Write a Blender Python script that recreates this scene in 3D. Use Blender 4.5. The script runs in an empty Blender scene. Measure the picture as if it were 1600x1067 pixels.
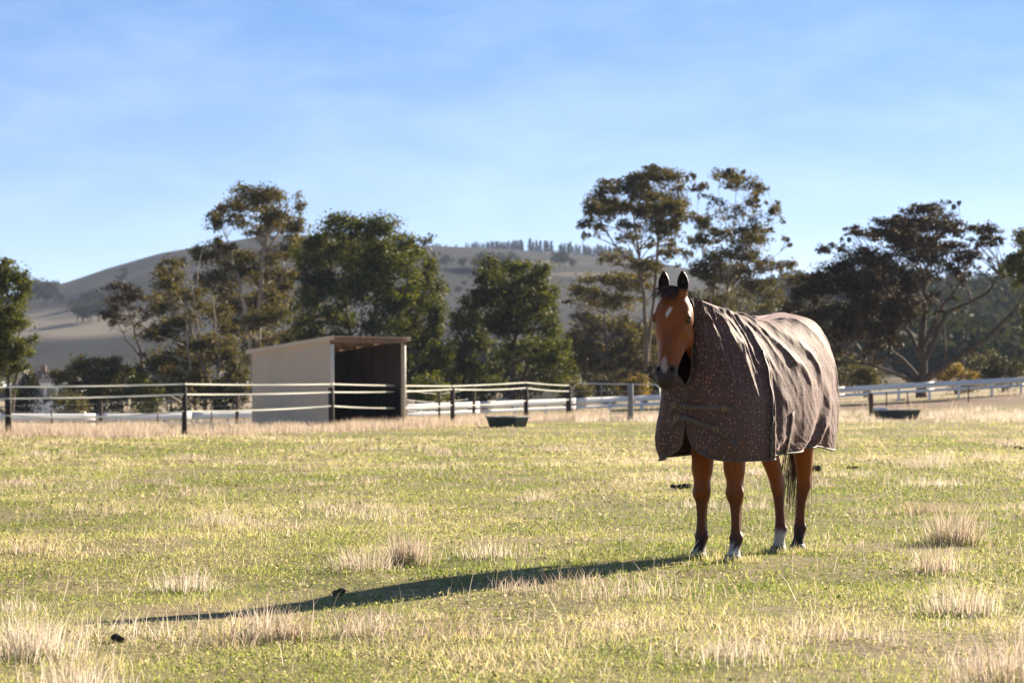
import bpy, math, random
import numpy as np
from mathutils import Vector

random.seed(7)
RNG = np.random.default_rng(11)
SC = bpy.context.scene
COL = SC.collection
R = math.radians

# ------------------------------------------------------------------ camera
F_PX = 4444.4          # focal length in photo pixels (1600 wide)
CAM_H = 1.15
HZ = 603.0
cam_data = bpy.data.cameras.new('camera')
cam_data.sensor_width = 36.0
cam_data.lens = F_PX / 1600 * 36.0
cam_data.shift_y = (HZ - 533.5) / 1600
cam_data.clip_start = 0.1
cam_data.clip_end = 6000
cam_data.dof.use_dof = True
cam_data.dof.focus_distance = 18.3
cam_data.dof.aperture_fstop = 6.3
cam = bpy.data.objects.new('camera', cam_data)
cam.location = (0, 0, CAM_H)
cam.rotation_euler = (R(90), 0, 0)
COL.objects.link(cam)
SC.camera = cam

# ------------------------------------------------------------------ world and sun
SUN_AZ = R(40.5)       # to the right of the view direction
SUN_EL = R(21.5)
world = bpy.data.worlds.new('World'); SC.world = world
world.use_nodes = True
wn = world.node_tree.nodes; wl = world.node_tree.links
wn.clear()
out = wn.new('ShaderNodeOutputWorld'); bg = wn.new('ShaderNodeBackground')
bg.inputs['Strength'].default_value = 0.066
sky = wn.new('ShaderNodeTexSky'); sky.sky_type = 'NISHITA'; sky.sun_disc = False
sky.sun_elevation = SUN_EL; sky.sun_rotation = SUN_AZ
sky.air_density = 1.0; sky.dust_density = 0.15; sky.ozone_density = 3.0
tc = wn.new('ShaderNodeTexCoord')
sep = wn.new('ShaderNodeSeparateXYZ'); wl.new(tc.outputs['Generated'], sep.inputs[0])
# the sky deepens quickly above the horizon, as in the photograph
mz = wn.new('ShaderNodeMath'); mz.operation = 'MULTIPLY'; mz.inputs[1].default_value = 3.2
wl.new(sep.outputs[2], mz.inputs[0])
az_ = wn.new('ShaderNodeMath'); az_.operation = 'ADD'; az_.inputs[1].default_value = 0.07
wl.new(mz.outputs[0], az_.inputs[0])
cmb = wn.new('ShaderNodeCombineXYZ')
wl.new(sep.outputs[0], cmb.inputs[0]); wl.new(sep.outputs[1], cmb.inputs[1]); wl.new(az_.outputs[0], cmb.inputs[2])
nrm = wn.new('ShaderNodeVectorMath'); nrm.operation = 'NORMALIZE'; wl.new(cmb.outputs[0], nrm.inputs[0])
wl.new(nrm.outputs[0], sky.inputs['Vector'])
# blue tint that grows with height, then thin high cloud
ramp = wn.new('ShaderNodeValToRGB'); wl.new(sep.outputs[2], ramp.inputs[0])
cr = ramp.color_ramp
cr.elements[0].position = 0.0; cr.elements[0].color = (1.46, 1.08, 0.97, 1)
cr.elements[1].position = 0.13; cr.elements[1].color = (0.74, 0.87, 0.97, 1)
e = cr.elements.new(0.05); e.color = (1.16, 0.99, .93, 1)
e = cr.elements.new(0.7); e.color = (0.74, 0.86, 0.93, 1)
mul = wn.new('ShaderNodeMixRGB'); mul.blend_type = 'MULTIPLY'; mul.inputs[0].default_value = 1.0
wl.new(sky.outputs[0], mul.inputs[1]); wl.new(ramp.outputs[0], mul.inputs[2])
mp = wn.new('ShaderNodeMapping'); mp.inputs['Scale'].default_value = (9.0, 3.0, 30.0); mp.inputs['Rotation'].default_value = (0, R(-3), 0)
wl.new(tc.outputs['Generated'], mp.inputs[0])
nz = wn.new('ShaderNodeTexNoise'); nz.inputs['Scale'].default_value = 1.6; nz.inputs['Detail'].default_value = 10; nz.inputs['Roughness'].default_value = 0.62
nz.inputs['Distortion'].default_value = 0.25
wl.new(mp.outputs[0], nz.inputs['Vector'])
cr2 = wn.new('ShaderNodeValToRGB'); wl.new(nz.outputs[0], cr2.inputs[0])
cr2.color_ramp.elements[0].position = 0.40; cr2.color_ramp.elements[0].color = (0, 0, 0, 1)
cr2.color_ramp.elements[1].position = 0.78; cr2.color_ramp.elements[1].color = (0.11, 0.11, 0.11, 1)
cl = wn.new('ShaderNodeMixRGB'); cl.inputs[2].default_value = (8.6, 9.2, 10.6, 1)
wl.new(cr2.outputs[0], cl.inputs[0]); wl.new(mul.outputs[0], cl.inputs[1])
wl.new(cl.outputs[0], bg.inputs[0]); wl.new(bg.outputs[0], out.inputs[0])

sun_d = bpy.data.lights.new('sun', 'SUN'); sun_d.energy = 5.0; sun_d.angle = R(0.55); sun_d.color = (1.0, 0.87, 0.68)
sun = bpy.data.objects.new('sun', sun_d); COL.objects.link(sun)
sdir = Vector((math.sin(SUN_AZ) * math.cos(SUN_EL), math.cos(SUN_AZ) * math.cos(SUN_EL), math.sin(SUN_EL)))
sun.rotation_euler = (-sdir).to_track_quat('-Z', 'Y').to_euler()
sun.location = (30, 40, 30)

SC.view_settings.view_transform = 'Standard'
SC.view_settings.look = 'None'
SC.view_settings.exposure = 1.68
SC.view_settings.gamma = 1.0
SC.view_settings.use_curve_mapping = False
SC.render.engine = 'CYCLES'
SC.cycles.use_denoising = True
SC.cycles.max_bounces = 6
SC.cycles.diffuse_bounces = 3
SC.cycles.transmission_bounces = 4
SC.cycles.transparent_max_bounces = 8
SC.cycles.volume_bounces = 0

# ------------------------------------------------------------------ helpers
def hash2(ix, iy, seed):
    h = (ix.astype(np.int64) * 374761393 + iy.astype(np.int64) * 668265263 + seed * 1442695041) & 0xffffffff
    h = ((h ^ (h >> 13)) * 1274126177) & 0xffffffff
    h = (h ^ (h >> 16)) & 0xffffffff
    return h / 4294967295.0

def vnoise(x, y, seed=0):
    x = np.asarray(x, float); y = np.asarray(y, float)
    ix = np.floor(x); iy = np.floor(y)
    fx = x - ix; fy = y - iy
    fx = fx * fx * (3 - 2 * fx); fy = fy * fy * (3 - 2 * fy)
    a = hash2(ix, iy, seed); b = hash2(ix + 1, iy, seed); c = hash2(ix, iy + 1, seed); d = hash2(ix + 1, iy + 1, seed)
    return (a * (1 - fx) + b * fx) * (1 - fy) + (c * (1 - fx) + d * fx) * fy

def fbm(x, y, seed=0, octv=4):
    s = 0; amp = 0.5; tot = 0
    for k in range(octv):
        s = s + amp * vnoise(np.asarray(x) * 2 ** k, np.asarray(y) * 2 ** k, seed + 17 * k); tot += amp; amp *= 0.5
    return s / tot

def sstep(a, b, x):
    t = np.clip((np.asarray(x, float) - a) / (b - a), 0, 1)
    return t * t * (3 - 2 * t)

def big_mesh(name, V, loops, totals, mats=(), attrs=None, smooth=False, mat_idx=None):
    """V (n,3); loops flat vertex indices; totals = face sizes"""
    me = bpy.data.meshes.new(name)
    V = np.ascontiguousarray(V, np.float32)
    me.vertices.add(len(V)); me.vertices.foreach_set('co', V.ravel())
    loops = np.ascontiguousarray(loops, np.int32).ravel(); totals = np.ascontiguousarray(totals, np.int32).ravel()
    me.loops.add(len(loops)); me.loops.foreach_set('vertex_index', loops)
    starts = np.concatenate(([0], np.cumsum(totals)[:-1])).astype(np.int32)
    me.polygons.add(len(totals)); me.polygons.foreach_set('loop_start', starts)
    try: me.polygons.foreach_set('loop_total', totals)
    except Exception: pass
    for m in mats: me.materials.append(m)
    if mat_idx is not None: me.polygons.foreach_set('material_index', np.ascontiguousarray(mat_idx, np.int32))
    me.update(calc_edges=True)
    if smooth: me.polygons.foreach_set('use_smooth', np.ones(len(totals), bool))
    if attrs:
        for k, arr in attrs.items():
            arr = np.ascontiguousarray(arr, np.float32)
            if arr.ndim == 1:
                a = me.attributes.new(k, 'FLOAT', 'POINT'); a.data.foreach_set('value', arr)
            elif arr.shape[1] == 2:
                a = me.attributes.new(k, 'FLOAT2', 'POINT'); a.data.foreach_set('vector', arr.ravel())
            else:
                a = me.attributes.new(k, 'FLOAT_COLOR', 'POINT')
                if arr.shape[1] == 3: arr = np.concatenate([arr, np.ones((len(arr), 1), np.float32)], 1)
                a.data.foreach_set('color', np.ascontiguousarray(arr, np.float32).ravel())
    me.validate()
    return me

class MB:
    """collects shapes for one mesh"""
    def __init__(s): s.v = []; s.f = []
    def add(s, vs, fs):
        o = len(s.v); s.v += [tuple(map(float, p)) for p in vs]; s.f += [tuple(o + i for i in f) for f in fs]
    def box(s, c, d, rz=0, bev=0):
        cx, cy, cz = c; hx, hy, hz = d[0] / 2, d[1] / 2, d[2] / 2
        ca, sa = math.cos(rz), math.sin(rz)
        vs = []
        for z in (-hz, hz):
            for x, y in ((-hx, -hy), (hx, -hy), (hx, hy), (-hx, hy)):
                vs.append((cx + x * ca - y * sa, cy + x * sa + y * ca, cz + z))
        s.add(vs, [(3, 2, 1, 0), (4, 5, 6, 7), (0, 1, 5, 4), (1, 2, 6, 5), (2, 3, 7, 6), (3, 0, 4, 7)])
    def tube(s, pts, rad, n=8, cap=True):
        pts = [Vector(p) for p in pts]
        if not hasattr(rad, '__len__'): rad = [rad] * len(pts)
        rings = []
        up = Vector((0.13, 0.31, 0.94)).normalized()
        vs = []
        for i, p in enumerate(pts):
            a = pts[max(i - 1, 0)]; b = pts[min(i + 1, len(pts) - 1)]
            d = (b - a).normalized()
            u = d.cross(up)
            if u.length < 0.1: u = d.cross(Vector((1, 0, 0)))
            u.normalize(); w = d.cross(u)
            for k in range(n):
                t = 2 * math.pi * k / n
                vs.append(p + (u * math.cos(t) + w * math.sin(t)) * rad[i])
        fs = []
        for i in range(len(pts) - 1):
            for k in range(n):
                fs.append((i * n + k, i * n + (k + 1) % n, (i + 1) * n + (k + 1) % n, (i + 1) * n + k))
        if cap:
            fs.append(tuple(range(n - 1, -1, -1))); fs.append(tuple((len(pts) - 1) * n + k for k in range(n)))
        s.add(vs, fs)
    def loft(s, rings, cap=True):
        n = len(rings[0]); vs = [p for r in rings for p in r]; fs = []
        for i in range(len(rings) - 1):
            for k in range(n):
                fs.append((i * n + k, i * n + (k + 1) % n, (i + 1) * n + (k + 1) % n, (i + 1) * n + k))
        if cap:
            fs.append(tuple(range(n - 1, -1, -1))); fs.append(tuple((len(rings) - 1) * n + k for k in range(n)))
        s.add(vs, fs)
    def mesh(s, name, mat=None, smooth=False):
        me = bpy.data.meshes.new(name); me.from_pydata(s.v, [], s.f)
        if mat: me.materials.append(mat)
        if smooth: me.polygons.foreach_set('use_smooth', [True] * len(me.polygons))
        me.update(); return me
    def build(s, name, mat=None, parent=None, smooth=False, bevel=0):
        o = bpy.data.objects.new(name, s.mesh(name, mat, smooth)); COL.objects.link(o)
        if parent: o.parent = parent
        if bevel:
            m = o.modifiers.new('bevel', 'BEVEL'); m.width = bevel; m.segments = 2; m.limit_method = 'ANGLE'
        return o

def link(name, me, parent=None):
    o = bpy.data.objects.new(name, me); COL.objects.link(o)
    if parent: o.parent = parent
    return o
def tag(o, label=None, cat=None, group=None, kind=None):
    if label: o['label'] = label
    if cat: o['category'] = cat
    if group: o['group'] = group
    if kind: o['kind'] = kind
    return o
def empty(name, loc=(0, 0, 0), rz=0):
    o = bpy.data.objects.new(name, None); o.location = loc; o.rotation_euler = (0, 0, rz); o.empty_display_size = 0.2
    COL.objects.link(o); return o

# terrain height: flat paddock, then a gentle tilt down to the left and up to the right
ZG_X = [-200, -60, -19, -4.4, 2.4, 7.1, 16.3, 27, 60, 200]
ZG_Z = [-4.5, -2.2, -.65, -.30, -.12, -.02, .22, .70, 1.6, 3.0]
def TZ(X, Y):
    X = np.asarray(X, float); Y = np.asarray(Y, float)
    g = np.interp(X, ZG_X, ZG_Z)
    z = g * sstep(74, 128, Y)
    fall = sstep(170, 420, Y) * (-2.6 + 0.0 * X) * sstep(60, -40, X)
    rise = sstep(330, 760, Y) * 7
    bump = (fbm(X * 0.9, Y * 0.9, 5, 3) - .5) * 0.05 + (fbm(X * .15, Y * .15, 9, 2) - .5) * .06 * sstep(24, 40, Y)
    dip = -.07 * sstep(1.0, -1.6, X) * sstep(21, 16.5, Y)
    return z + fall + rise + bump + dip
def P(px, py, Y):
    return Vector(((px - 800) * Y / F_PX, Y, CAM_H + (HZ - py) * Y / F_PX))
def gp(px, Y):
    X = (px - 800) * Y / F_PX
    return Vector((X, Y, float(TZ(X, Y))))

# ------------------------------------------------------------------ materials
def new_mat(name):
    m = bpy.data.materials.new(name); m.use_nodes = True
    nt = m.node_tree; b = nt.nodes['Principled BSDF']
    return m, nt, b
def N(nt, kind, **kw):
    n = nt.nodes.new(kind)
    for k, v in kw.items():
        if k in n.inputs: n.inputs[k].default_value = v
        else: setattr(n, k, v)
    return n
def ramp_of(nt, fac, stops):
    r = nt.nodes.new('ShaderNodeValToRGB'); nt.links.new(fac, r.inputs[0])
    el = r.color_ramp.elements
    while len(el) < len(stops): el.new(0.5)
    for e, (p, c) in zip(el, stops):
        e.position = p; e.color = (c[0], c[1], c[2], 1)
    return r
def noise_mat(name, stops, scale=6, rough=0.8, bump=0.0, bscale=30, detail=5, spec=0.3, stretch=(1, 1, 1), metallic=0):
    m, nt, b = new_mat(name)
    t = N(nt, 'ShaderNodeTexCoord'); mpn = N(nt, 'ShaderNodeMapping'); mpn.inputs['Scale'].default_value = stretch
    nt.links.new(t.outputs['Object'], mpn.inputs[0])
    n = N(nt, 'ShaderNodeTexNoise', Scale=scale, Detail=detail, Roughness=0.6); nt.links.new(mpn.outputs[0], n.inputs['Vector'])
    r = ramp_of(nt, n.outputs[0], stops); nt.links.new(r.outputs[0], b.inputs['Base Color'])
    b.inputs['Roughness'].default_value = rough; b.inputs['Specular IOR Level'].default_value = spec; b.inputs['Metallic'].default_value = metallic
    if bump:
        n2 = N(nt, 'ShaderNodeTexNoise', Scale=bscale, Detail=4); nt.links.new(mpn.outputs[0], n2.inputs['Vector'])
        bp = N(nt, 'ShaderNodeBump', Strength=bump, Distance=0.02); nt.links.new(n2.outputs[0], bp.inputs['Height']); nt.links.new(bp.outputs[0], b.inputs['Normal'])
    return m
def leaf_mat(name, dark, mid, light, transl=0.35, rough=0.6, spec=0.14, tcol=None):
    m = bpy.data.materials.new(name); m.use_nodes = True; nt = m.node_tree; nt.nodes.clear()
    o = N(nt, 'ShaderNodeOutputMaterial'); b = N(nt, 'ShaderNodeBsdfPrincipled'); tr = N(nt, 'ShaderNodeBsdfTranslucent'); mx = N(nt, 'ShaderNodeMixShader')
    a = N(nt, 'ShaderNodeAttribute', attribute_name='tint')
    r = ramp_of(nt, a.outputs['Fac'], [(0, dark), (.5, mid), (1, light)])
    nt.links.new(r.outputs[0], b.inputs['Base Color']); b.inputs['Roughness'].default_value = rough; b.inputs['Specular IOR Level'].default_value = spec
    g = N(nt, 'ShaderNodeMixRGB', blend_type='MULTIPLY'); g.inputs[0].default_value = 1; g.inputs[2].default_value = (*(tcol or (1.25, 1.2, .7)), 1)
    nt.links.new(r.outputs[0], g.inputs[1]); nt.links.new(g.outputs[0], tr.inputs[0])
    mx.inputs[0].default_value = transl; nt.links.new(b.outputs[0], mx.inputs[1]); nt.links.new(tr.outputs[0], mx.inputs[2]); nt.links.new(mx.outputs[0], o.inputs[0])
    return m
def plain(name, c, rough=0.7, spec=0.3, var=0.12, scale=8, bump=0.0, metallic=0, bscale=40, stretch=(1, 1, 1)):
    lo = tuple(x * (1 - var) for x in c); hi = tuple(min(1, x * (1 + var)) for x in c)
    return noise_mat(name, [(.3, lo), (.7, hi)], scale, rough, bump, bscale, 5, spec, stretch, metallic)

M = {}
M['gum_leaf'] = leaf_mat('gum_leaf', (.030, .027, .009), (.076, .065, .018), (.19, .15, .036), .38)
M['dense_leaf'] = leaf_mat('dense_leaf', (.022, .032, .007), (.062, .074, .013), (.18, .175, .028), .38)
M['cypress_leaf'] = leaf_mat('cypress_leaf', (.018, .013, .006), (.040, .029, .010), (.095, .066, .020), .24)
M['olive_leaf'] = leaf_mat('olive_leaf', (.040, .040, .016), (.095, .085, .032), (.19, .16, .06), .34)
M['yellow_leaf'] = leaf_mat('yellow_leaf', (.07, .05, .012), (.17, .12, .025), (.28, .2, .045), .4)
M['far_leaf'] = leaf_mat('far_leaf', (.016, .021, .011), (.034, .040, .019), (.065, .068, .032), .22, .8, .05)
M['shrub_leaf'] = leaf_mat('shrub_leaf', (.020, .021, .009), (.046, .045, .018), (.10, .092, .036), .26)
M['bark_pale'] = noise_mat('bark_pale', [(.3, (.16, .12, .09)), (.5, (.34, .28, .22)), (.75, (.52, .46, .38))], 1.2, .8, .3, 6, stretch=(1, 1, .35))
M['bark_dark'] = noise_mat('bark_dark', [(.3, (.05, .038, .03)), (.7, (.13, .10, .08))], 3, .9, .5, 12, stretch=(1, 1, .3))
M['bark_mid'] = noise_mat('bark_mid', [(.3, (.09, .068, .05)), (.7, (.24, .19, .15))], 2, .9, .4, 12, stretch=(1, 1, .3))

# ------------------------------------------------------------------ ground
def ground_material():
    m, nt, b = new_mat('paddock_ground')
    t = N(nt, 'ShaderNodeTexCoord')
    n1 = N(nt, 'ShaderNodeTexNoise', Scale=.45, Detail=8, Roughness=.68); nt.links.new(t.outputs['Object'], n1.inputs['Vector'])
    r1 = ramp_of(nt, n1.outputs[0], [(.30, (.15, .16, .045)), (.45, (.25, .22, .09)), (.56, (.33, .26, .15)), (.70, (.16, .11, .07))])
    n2 = N(nt, 'ShaderNodeTexNoise', Scale=9, Detail=6, Roughness=.7); nt.links.new(t.outputs['Object'], n2.inputs['Vector'])
    r2 = ramp_of(nt, n2.outputs[0], [(.3, (.25, .22, .19)), (.6, (1, 1, 1))])
    mx = N(nt, 'ShaderNodeMixRGB', blend_type='MULTIPLY'); mx.inputs[0].default_value = .8
    nt.links.new(r1.outputs[0], mx.inputs[1]); nt.links.new(r2.outputs[0], mx.inputs[2])
    a = N(nt, 'ShaderNodeAttribute', attribute_name='dirt')
    n3 = N(nt, 'ShaderNodeTexNoise', Scale=.35, Detail=6); nt.links.new(t.outputs['Object'], n3.inputs['Vector'])
    r3 = ramp_of(nt, n3.outputs[0], [(.35, (.14, .085, .055)), (.65, (.24, .165, .12))])
    mx2 = N(nt, 'ShaderNodeMixRGB'); nt.links.new(a.outputs['Fac'], mx2.inputs[0]); nt.links.new(mx.outputs[0], mx2.inputs[1]); nt.links.new(r3.outputs[0], mx2.inputs[2])
    a2 = N(nt, 'ShaderNodeAttribute', attribute_name='pale')
    mx3 = N(nt, 'ShaderNodeMixRGB'); mx3.inputs[2].default_value = (.42, .34, .22, 1)
    nt.links.new(a2.outputs['Fac'], mx3.inputs[0]); nt.links.new(mx2.outputs[0], mx3.inputs[1])
    nt.links.new(mx3.outputs[0], b.inputs['Base Color']); b.inputs['Roughness'].default_value = .95; b.inputs['Specular IOR Level'].default_value = .1
    bp = N(nt, 'ShaderNodeBump', Strength=.8, Distance=.03); nt.links.new(n2.outputs[0], bp.inputs['Height']); nt.links.new(bp.outputs[0], b.inputs['Normal'])
    return m
def grid_faces(nr, nc):
    i = np.arange(nr - 1)[:, None] * nc + np.arange(nc - 1)[None, :]
    q = np.stack([i, i + 1, i + nc + 1, i + nc], -1).reshape(-1, 4)
    return q
ys = np.concatenate([np.linspace(-30, 5, 12)[:-1], np.arange(5, 60, .45), np.arange(60, 165, 1.6), np.geomspace(165, 900, 50)])
us = np.linspace(-1, 1, 150); us = np.sign(us) * np.abs(us) ** 1.6
YY, UU = np.meshgrid(ys, us, indexing='ij')
XX = UU * (np.abs(YY) * .42 + 34)
ZZ = TZ(XX, YY)
rail_Y = np.interp(XX, [-19, -4.4, 2.4, 7.1, 16.3, 27], [105, 122, 132, 138, 145, 150])
dd = YY - rail_Y
dirt = (sstep(-34, -20, dd) * sstep(-3, -8, dd) * sstep(1.5, 8, XX + 3 * (fbm(XX * .3, YY * .1, 3) - .5)))
dirt = np.clip(dirt * (0.5 + fbm(XX * .5, YY * .2, 21)), 0, 1)
pale = sstep(2, 8, dd) * sstep(70, 20, dd) * sstep(5, 12, XX) + sstep(150, 260, YY) * .85
pale = np.clip(pale * (.45 + .75 * fbm(XX * .08, YY * .05, 31)), 0, 1)
q = grid_faces(*YY.shape)
V = np.stack([XX, YY, ZZ], -1).reshape(-1, 3)
me = big_mesh('ground', V, q, np.full(len(q), 4), [ground_material()], {'dirt': dirt.ravel(), 'pale': pale.ravel()}, True)
tag(link('ground', me), kind='structure')

# ------------------------------------------------------------------ hills
RIDGE_PX = [-900, -300, 0, 100, 170, 250, 330, 400, 440, 500, 580, 660, 730, 800, 900, 1000, 1100, 1230, 1350, 1480, 1600, 1900, 2600]
RIDGE_PY = [560, 505, 466, 443, 419, 396, 382, 370, 367, 368, 375, 384, 387, 391, 398, 408, 424, 444, 460, 475, 489, 512, 560]
HY = 1500.0
def hill_z(X, Y):
    px = 800 + X * F_PX / np.clip(Y, 1000, 1560)
    zr = CAM_H + (HZ - np.interp(px, RIDGE_PX, RIDGE_PY)) * HY / F_PX
    # smooth ridge
    t = np.clip((Y - 560) / (HY - 560), 0, 1.6)
    prof = np.where(t <= 1, .22 * t + .78 * sstep(0, 1.05, t), 1 - .9 * (t - 1))
    shoulder = .04 * np.exp(-((t - .62) / .06) ** 2)
    nz_ = (fbm(X * .006, Y * .006, 41, 4) - .5) * 9 * np.clip(t, 0, 1) * np.clip(1.0 - t, 0, 1) * 2
    return 2 + (zr - 2) * (prof + shoulder * (t < 1)) + nz_
def hill_material():
    m, nt, b = new_mat('dry_hill')
    t = N(nt, 'ShaderNodeTexCoord')
    n1 = N(nt, 'ShaderNodeTexNoise', Scale=.006, Detail=6, Roughness=.6); nt.links.new(t.outputs['Object'], n1.inputs['Vector'])
    mp1 = N(nt, 'ShaderNodeMapping'); mp1.inputs['Scale'].default_value = (1, .35, 1); nt.links.new(t.outputs['Object'], mp1.inputs[0])
    n2 = N(nt, 'ShaderNodeTexNoise', Scale=.05, Detail=8, Roughness=.75); nt.links.new(mp1.outputs[0], n2.inputs['Vector'])
    r1 = ramp_of(nt, n1.outputs[0], [(.35, (.013, .016, .016)), (.5, (.022, .024, .023)), (.66, (.042, .042, .037))])
    r2 = ramp_of(nt, n2.outputs[0], [(.38, (.38, .38, .36)), (.60, (1, 1, 1))])
    mx = N(nt, 'ShaderNodeMixRGB', blend_type='MULTIPLY'); mx.inputs[0].default_value = .9
    nt.links.new(r1.outputs[0], mx.inputs[1]); nt.links.new(r2.outputs[0], mx.inputs[2])
    a2 = N(nt, 'ShaderNodeAttribute', attribute_name='pale')
    mx3 = N(nt, 'ShaderNodeMixRGB'); mx3.inputs[2].default_value = (.20, .17, .13, 1)
    nt.links.new(a2.outputs['Fac'], mx3.inputs[0]); nt.links.new(mx.outputs[0], mx3.inputs[1])
    nt.links.new(mx3.outputs[0], b.inputs['Base Color']); b.inputs['Roughness'].default_value = .95; b.inputs['Specular IOR Level'].default_value = .05
    return m
M['hill'] = hill_material()
hy = np.concatenate([np.linspace(560, 1560, 90), np.linspace(1580, 2400, 16)])
hx = np.linspace(-620, 620, 180)
Yh, Xh = np.meshgrid(hy, hx, indexing='ij')
Zh = hill_z(Xh, Yh)
hpx = 800 + Xh * F_PX / Yh; hpy = HZ - (Zh - CAM_H) * F_PX / Yh
def patch(cx, cy, rx, ry, k=1):
    return k * np.clip(1.6 - ((hpx - cx) / rx) ** 2 - ((hpy - cy) / ry) ** 2, 0, 1)
fieldn = fbm(Xh * .02, Yh * .012, 77)
pl = patch(90, 505, 150, 22) * (.4 + fieldn) + patch(880, 429, 140, 3.2, .55) + patch(830, 412, 90, 5, .25) + patch(190, 440, 90, 10, .12)
q = grid_faces(*Yh.shape)
me = big_mesh('hill', np.stack([Xh, Yh, Zh], -1).reshape(-1, 3), q, np.full(len(q), 4), [M['hill']], {'pale': np.clip(pl, 0, 1).ravel()}, True)
tag(link('hill', me), kind='structure')
# nearer wooded hill on the right
R2_PX = [850, 1000, 1100, 1200, 1300, 1400, 1480, 1600, 1800, 2100]
R2_PY = [606, 570, 520, 478, 463, 470, 480, 494, 505, 540]
H2 = 820.0
def hill2_z(X, Y):
    px = 800 + X * F_PX / H2
    zr = CAM_H + (HZ - np.interp(px, R2_PX, R2_PY)) * H2 / F_PX
    t = np.clip((Y - 300) / (H2 - 300), 0, 1.5)
    prof = np.where(t <= 1, sstep(0, 1.1, t) * 1.0 / float(sstep(0, 1.1, 1.0)), 1 - .8 * (t - 1))
    return 0.3 + (zr - .3) * prof - 1.2 * (t <= 0) + (fbm(X * .02, Y * .02, 55) - .5) * 4 * np.clip(t, 0, 1)
hy = np.linspace(290, 1100, 90); hx = np.linspace(0, 300, 90)
Y2, X2 = np.meshgrid(hy, hx, indexing='ij'); Z2 = hill2_z(X2, Y2)
hpx = 800 + X2 * F_PX / Y2; hpy = HZ - (Z2 - CAM_H) * F_PX / Y2
pl = patch(1505, 503, 26, 7) + patch(1560, 540, 30, 6, .3)
q = grid_faces(*Y2.shape)
me = big_mesh('hill', np.stack([X2, Y2, Z2], -1).reshape(-1, 3), q, np.full(len(q), 4), [M['hill']], {'pale': np.clip(pl, 0, 1).ravel()}, True)
tag(link('hill', me), kind='structure')

# ------------------------------------------------------------------ foliage generator
def leaves(centres, radii, n_each, size, aspect=.45, droop=.3, rng=RNG, hollow=.55, tint_shift=0.0):
    """scatter leaf quads through ellipsoidal puffs: returns V, loops(quads), tint"""
    Cs = np.repeat(np.asarray(centres, float), n_each, 0); Rs = np.repeat(np.asarray(radii, float), n_each, 0)
    n = len(Cs)
    d = rng.normal(size=(n, 3)); d /= np.linalg.norm(d, axis=1, keepdims=True) + 1e-9
    rr = hollow + (1.08 - hollow) * rng.random(n) ** .8
    pos = Cs + d * Rs * rr[:, None]
    a = rng.normal(size=(n, 3)); a[:, 2] -= droop; a /= np.linalg.norm(a, axis=1, keepdims=True)
    b = np.cross(a, rng.normal(size=(n, 3))); b /= np.linalg.norm(b, axis=1, keepdims=True) + 1e-9
    sz = size * (.6 + .8 * rng.random(n)); L = a * sz[:, None]; W = b * (sz * aspect)[:, None]
    Vq = np.stack([pos - L * .5, pos + W * .5 - L * .05, pos + L * .5, pos - W * .5 - L * .05], 1).reshape(-1, 3)
    pt = np.repeat(.16 * rng.normal(size=len(centres)), n_each)
    tint = np.clip(.5 + tint_shift + .20 * rng.normal(size=n) + pt, 0, 1)
    return Vq, np.repeat(tint, 4)
def crown_mesh(name, centres, radii, n_each, size, mat, **kw):
    Vq, t = leaves(centres, radii, n_each, size, **kw)
    n = len(Vq) // 4
    return big_mesh(name, Vq, np.arange(4 * n), np.full(n, 4), [mat], {'tint': t})
def puffs(c, r, n, rng, pr=.38):
    """small puffs on the shell of an ellipsoid"""
    d = rng.normal(size=(n, 3)); d[:, 2] += .25; d /= np.linalg.norm(d, axis=1, keepdims=True)
    k = .15 + .68 * rng.random(n) ** .7
    cc = np.asarray(c) + d * np.asarray(r) * k[:, None]
    f = pr * (.65 + .7 * rng.random(n))
    m = float(np.mean(r))
    rr = np.stack([f * (m + r[0]) / 2, f * (m + r[1]) / 2, f * (m * .3 + r[2] * .7) * .85], 1)
    return cc, rr
def bend(a, b, rng, n=6, sag=.1, out=.12):
    a = Vector(a); b = Vector(b); d = b - a; L = d.length
    m1 = a.lerp(b, .35) + Vector((rng.normal() * out * L * .4, rng.normal() * out * L * .4, L * sag))
    m2 = a.lerp(b, .7) + Vector((rng.normal() * out * L * .4, rng.normal() * out * L * .4, L * sag * .6))
    pts = []
    for i in range(n + 1):
        t = i / n; u = 1 - t
        pts.append(a * u ** 3 + m1 * 3 * u * u * t + m2 * 3 * u * t * t + b * t ** 3)
    return pts

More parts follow.
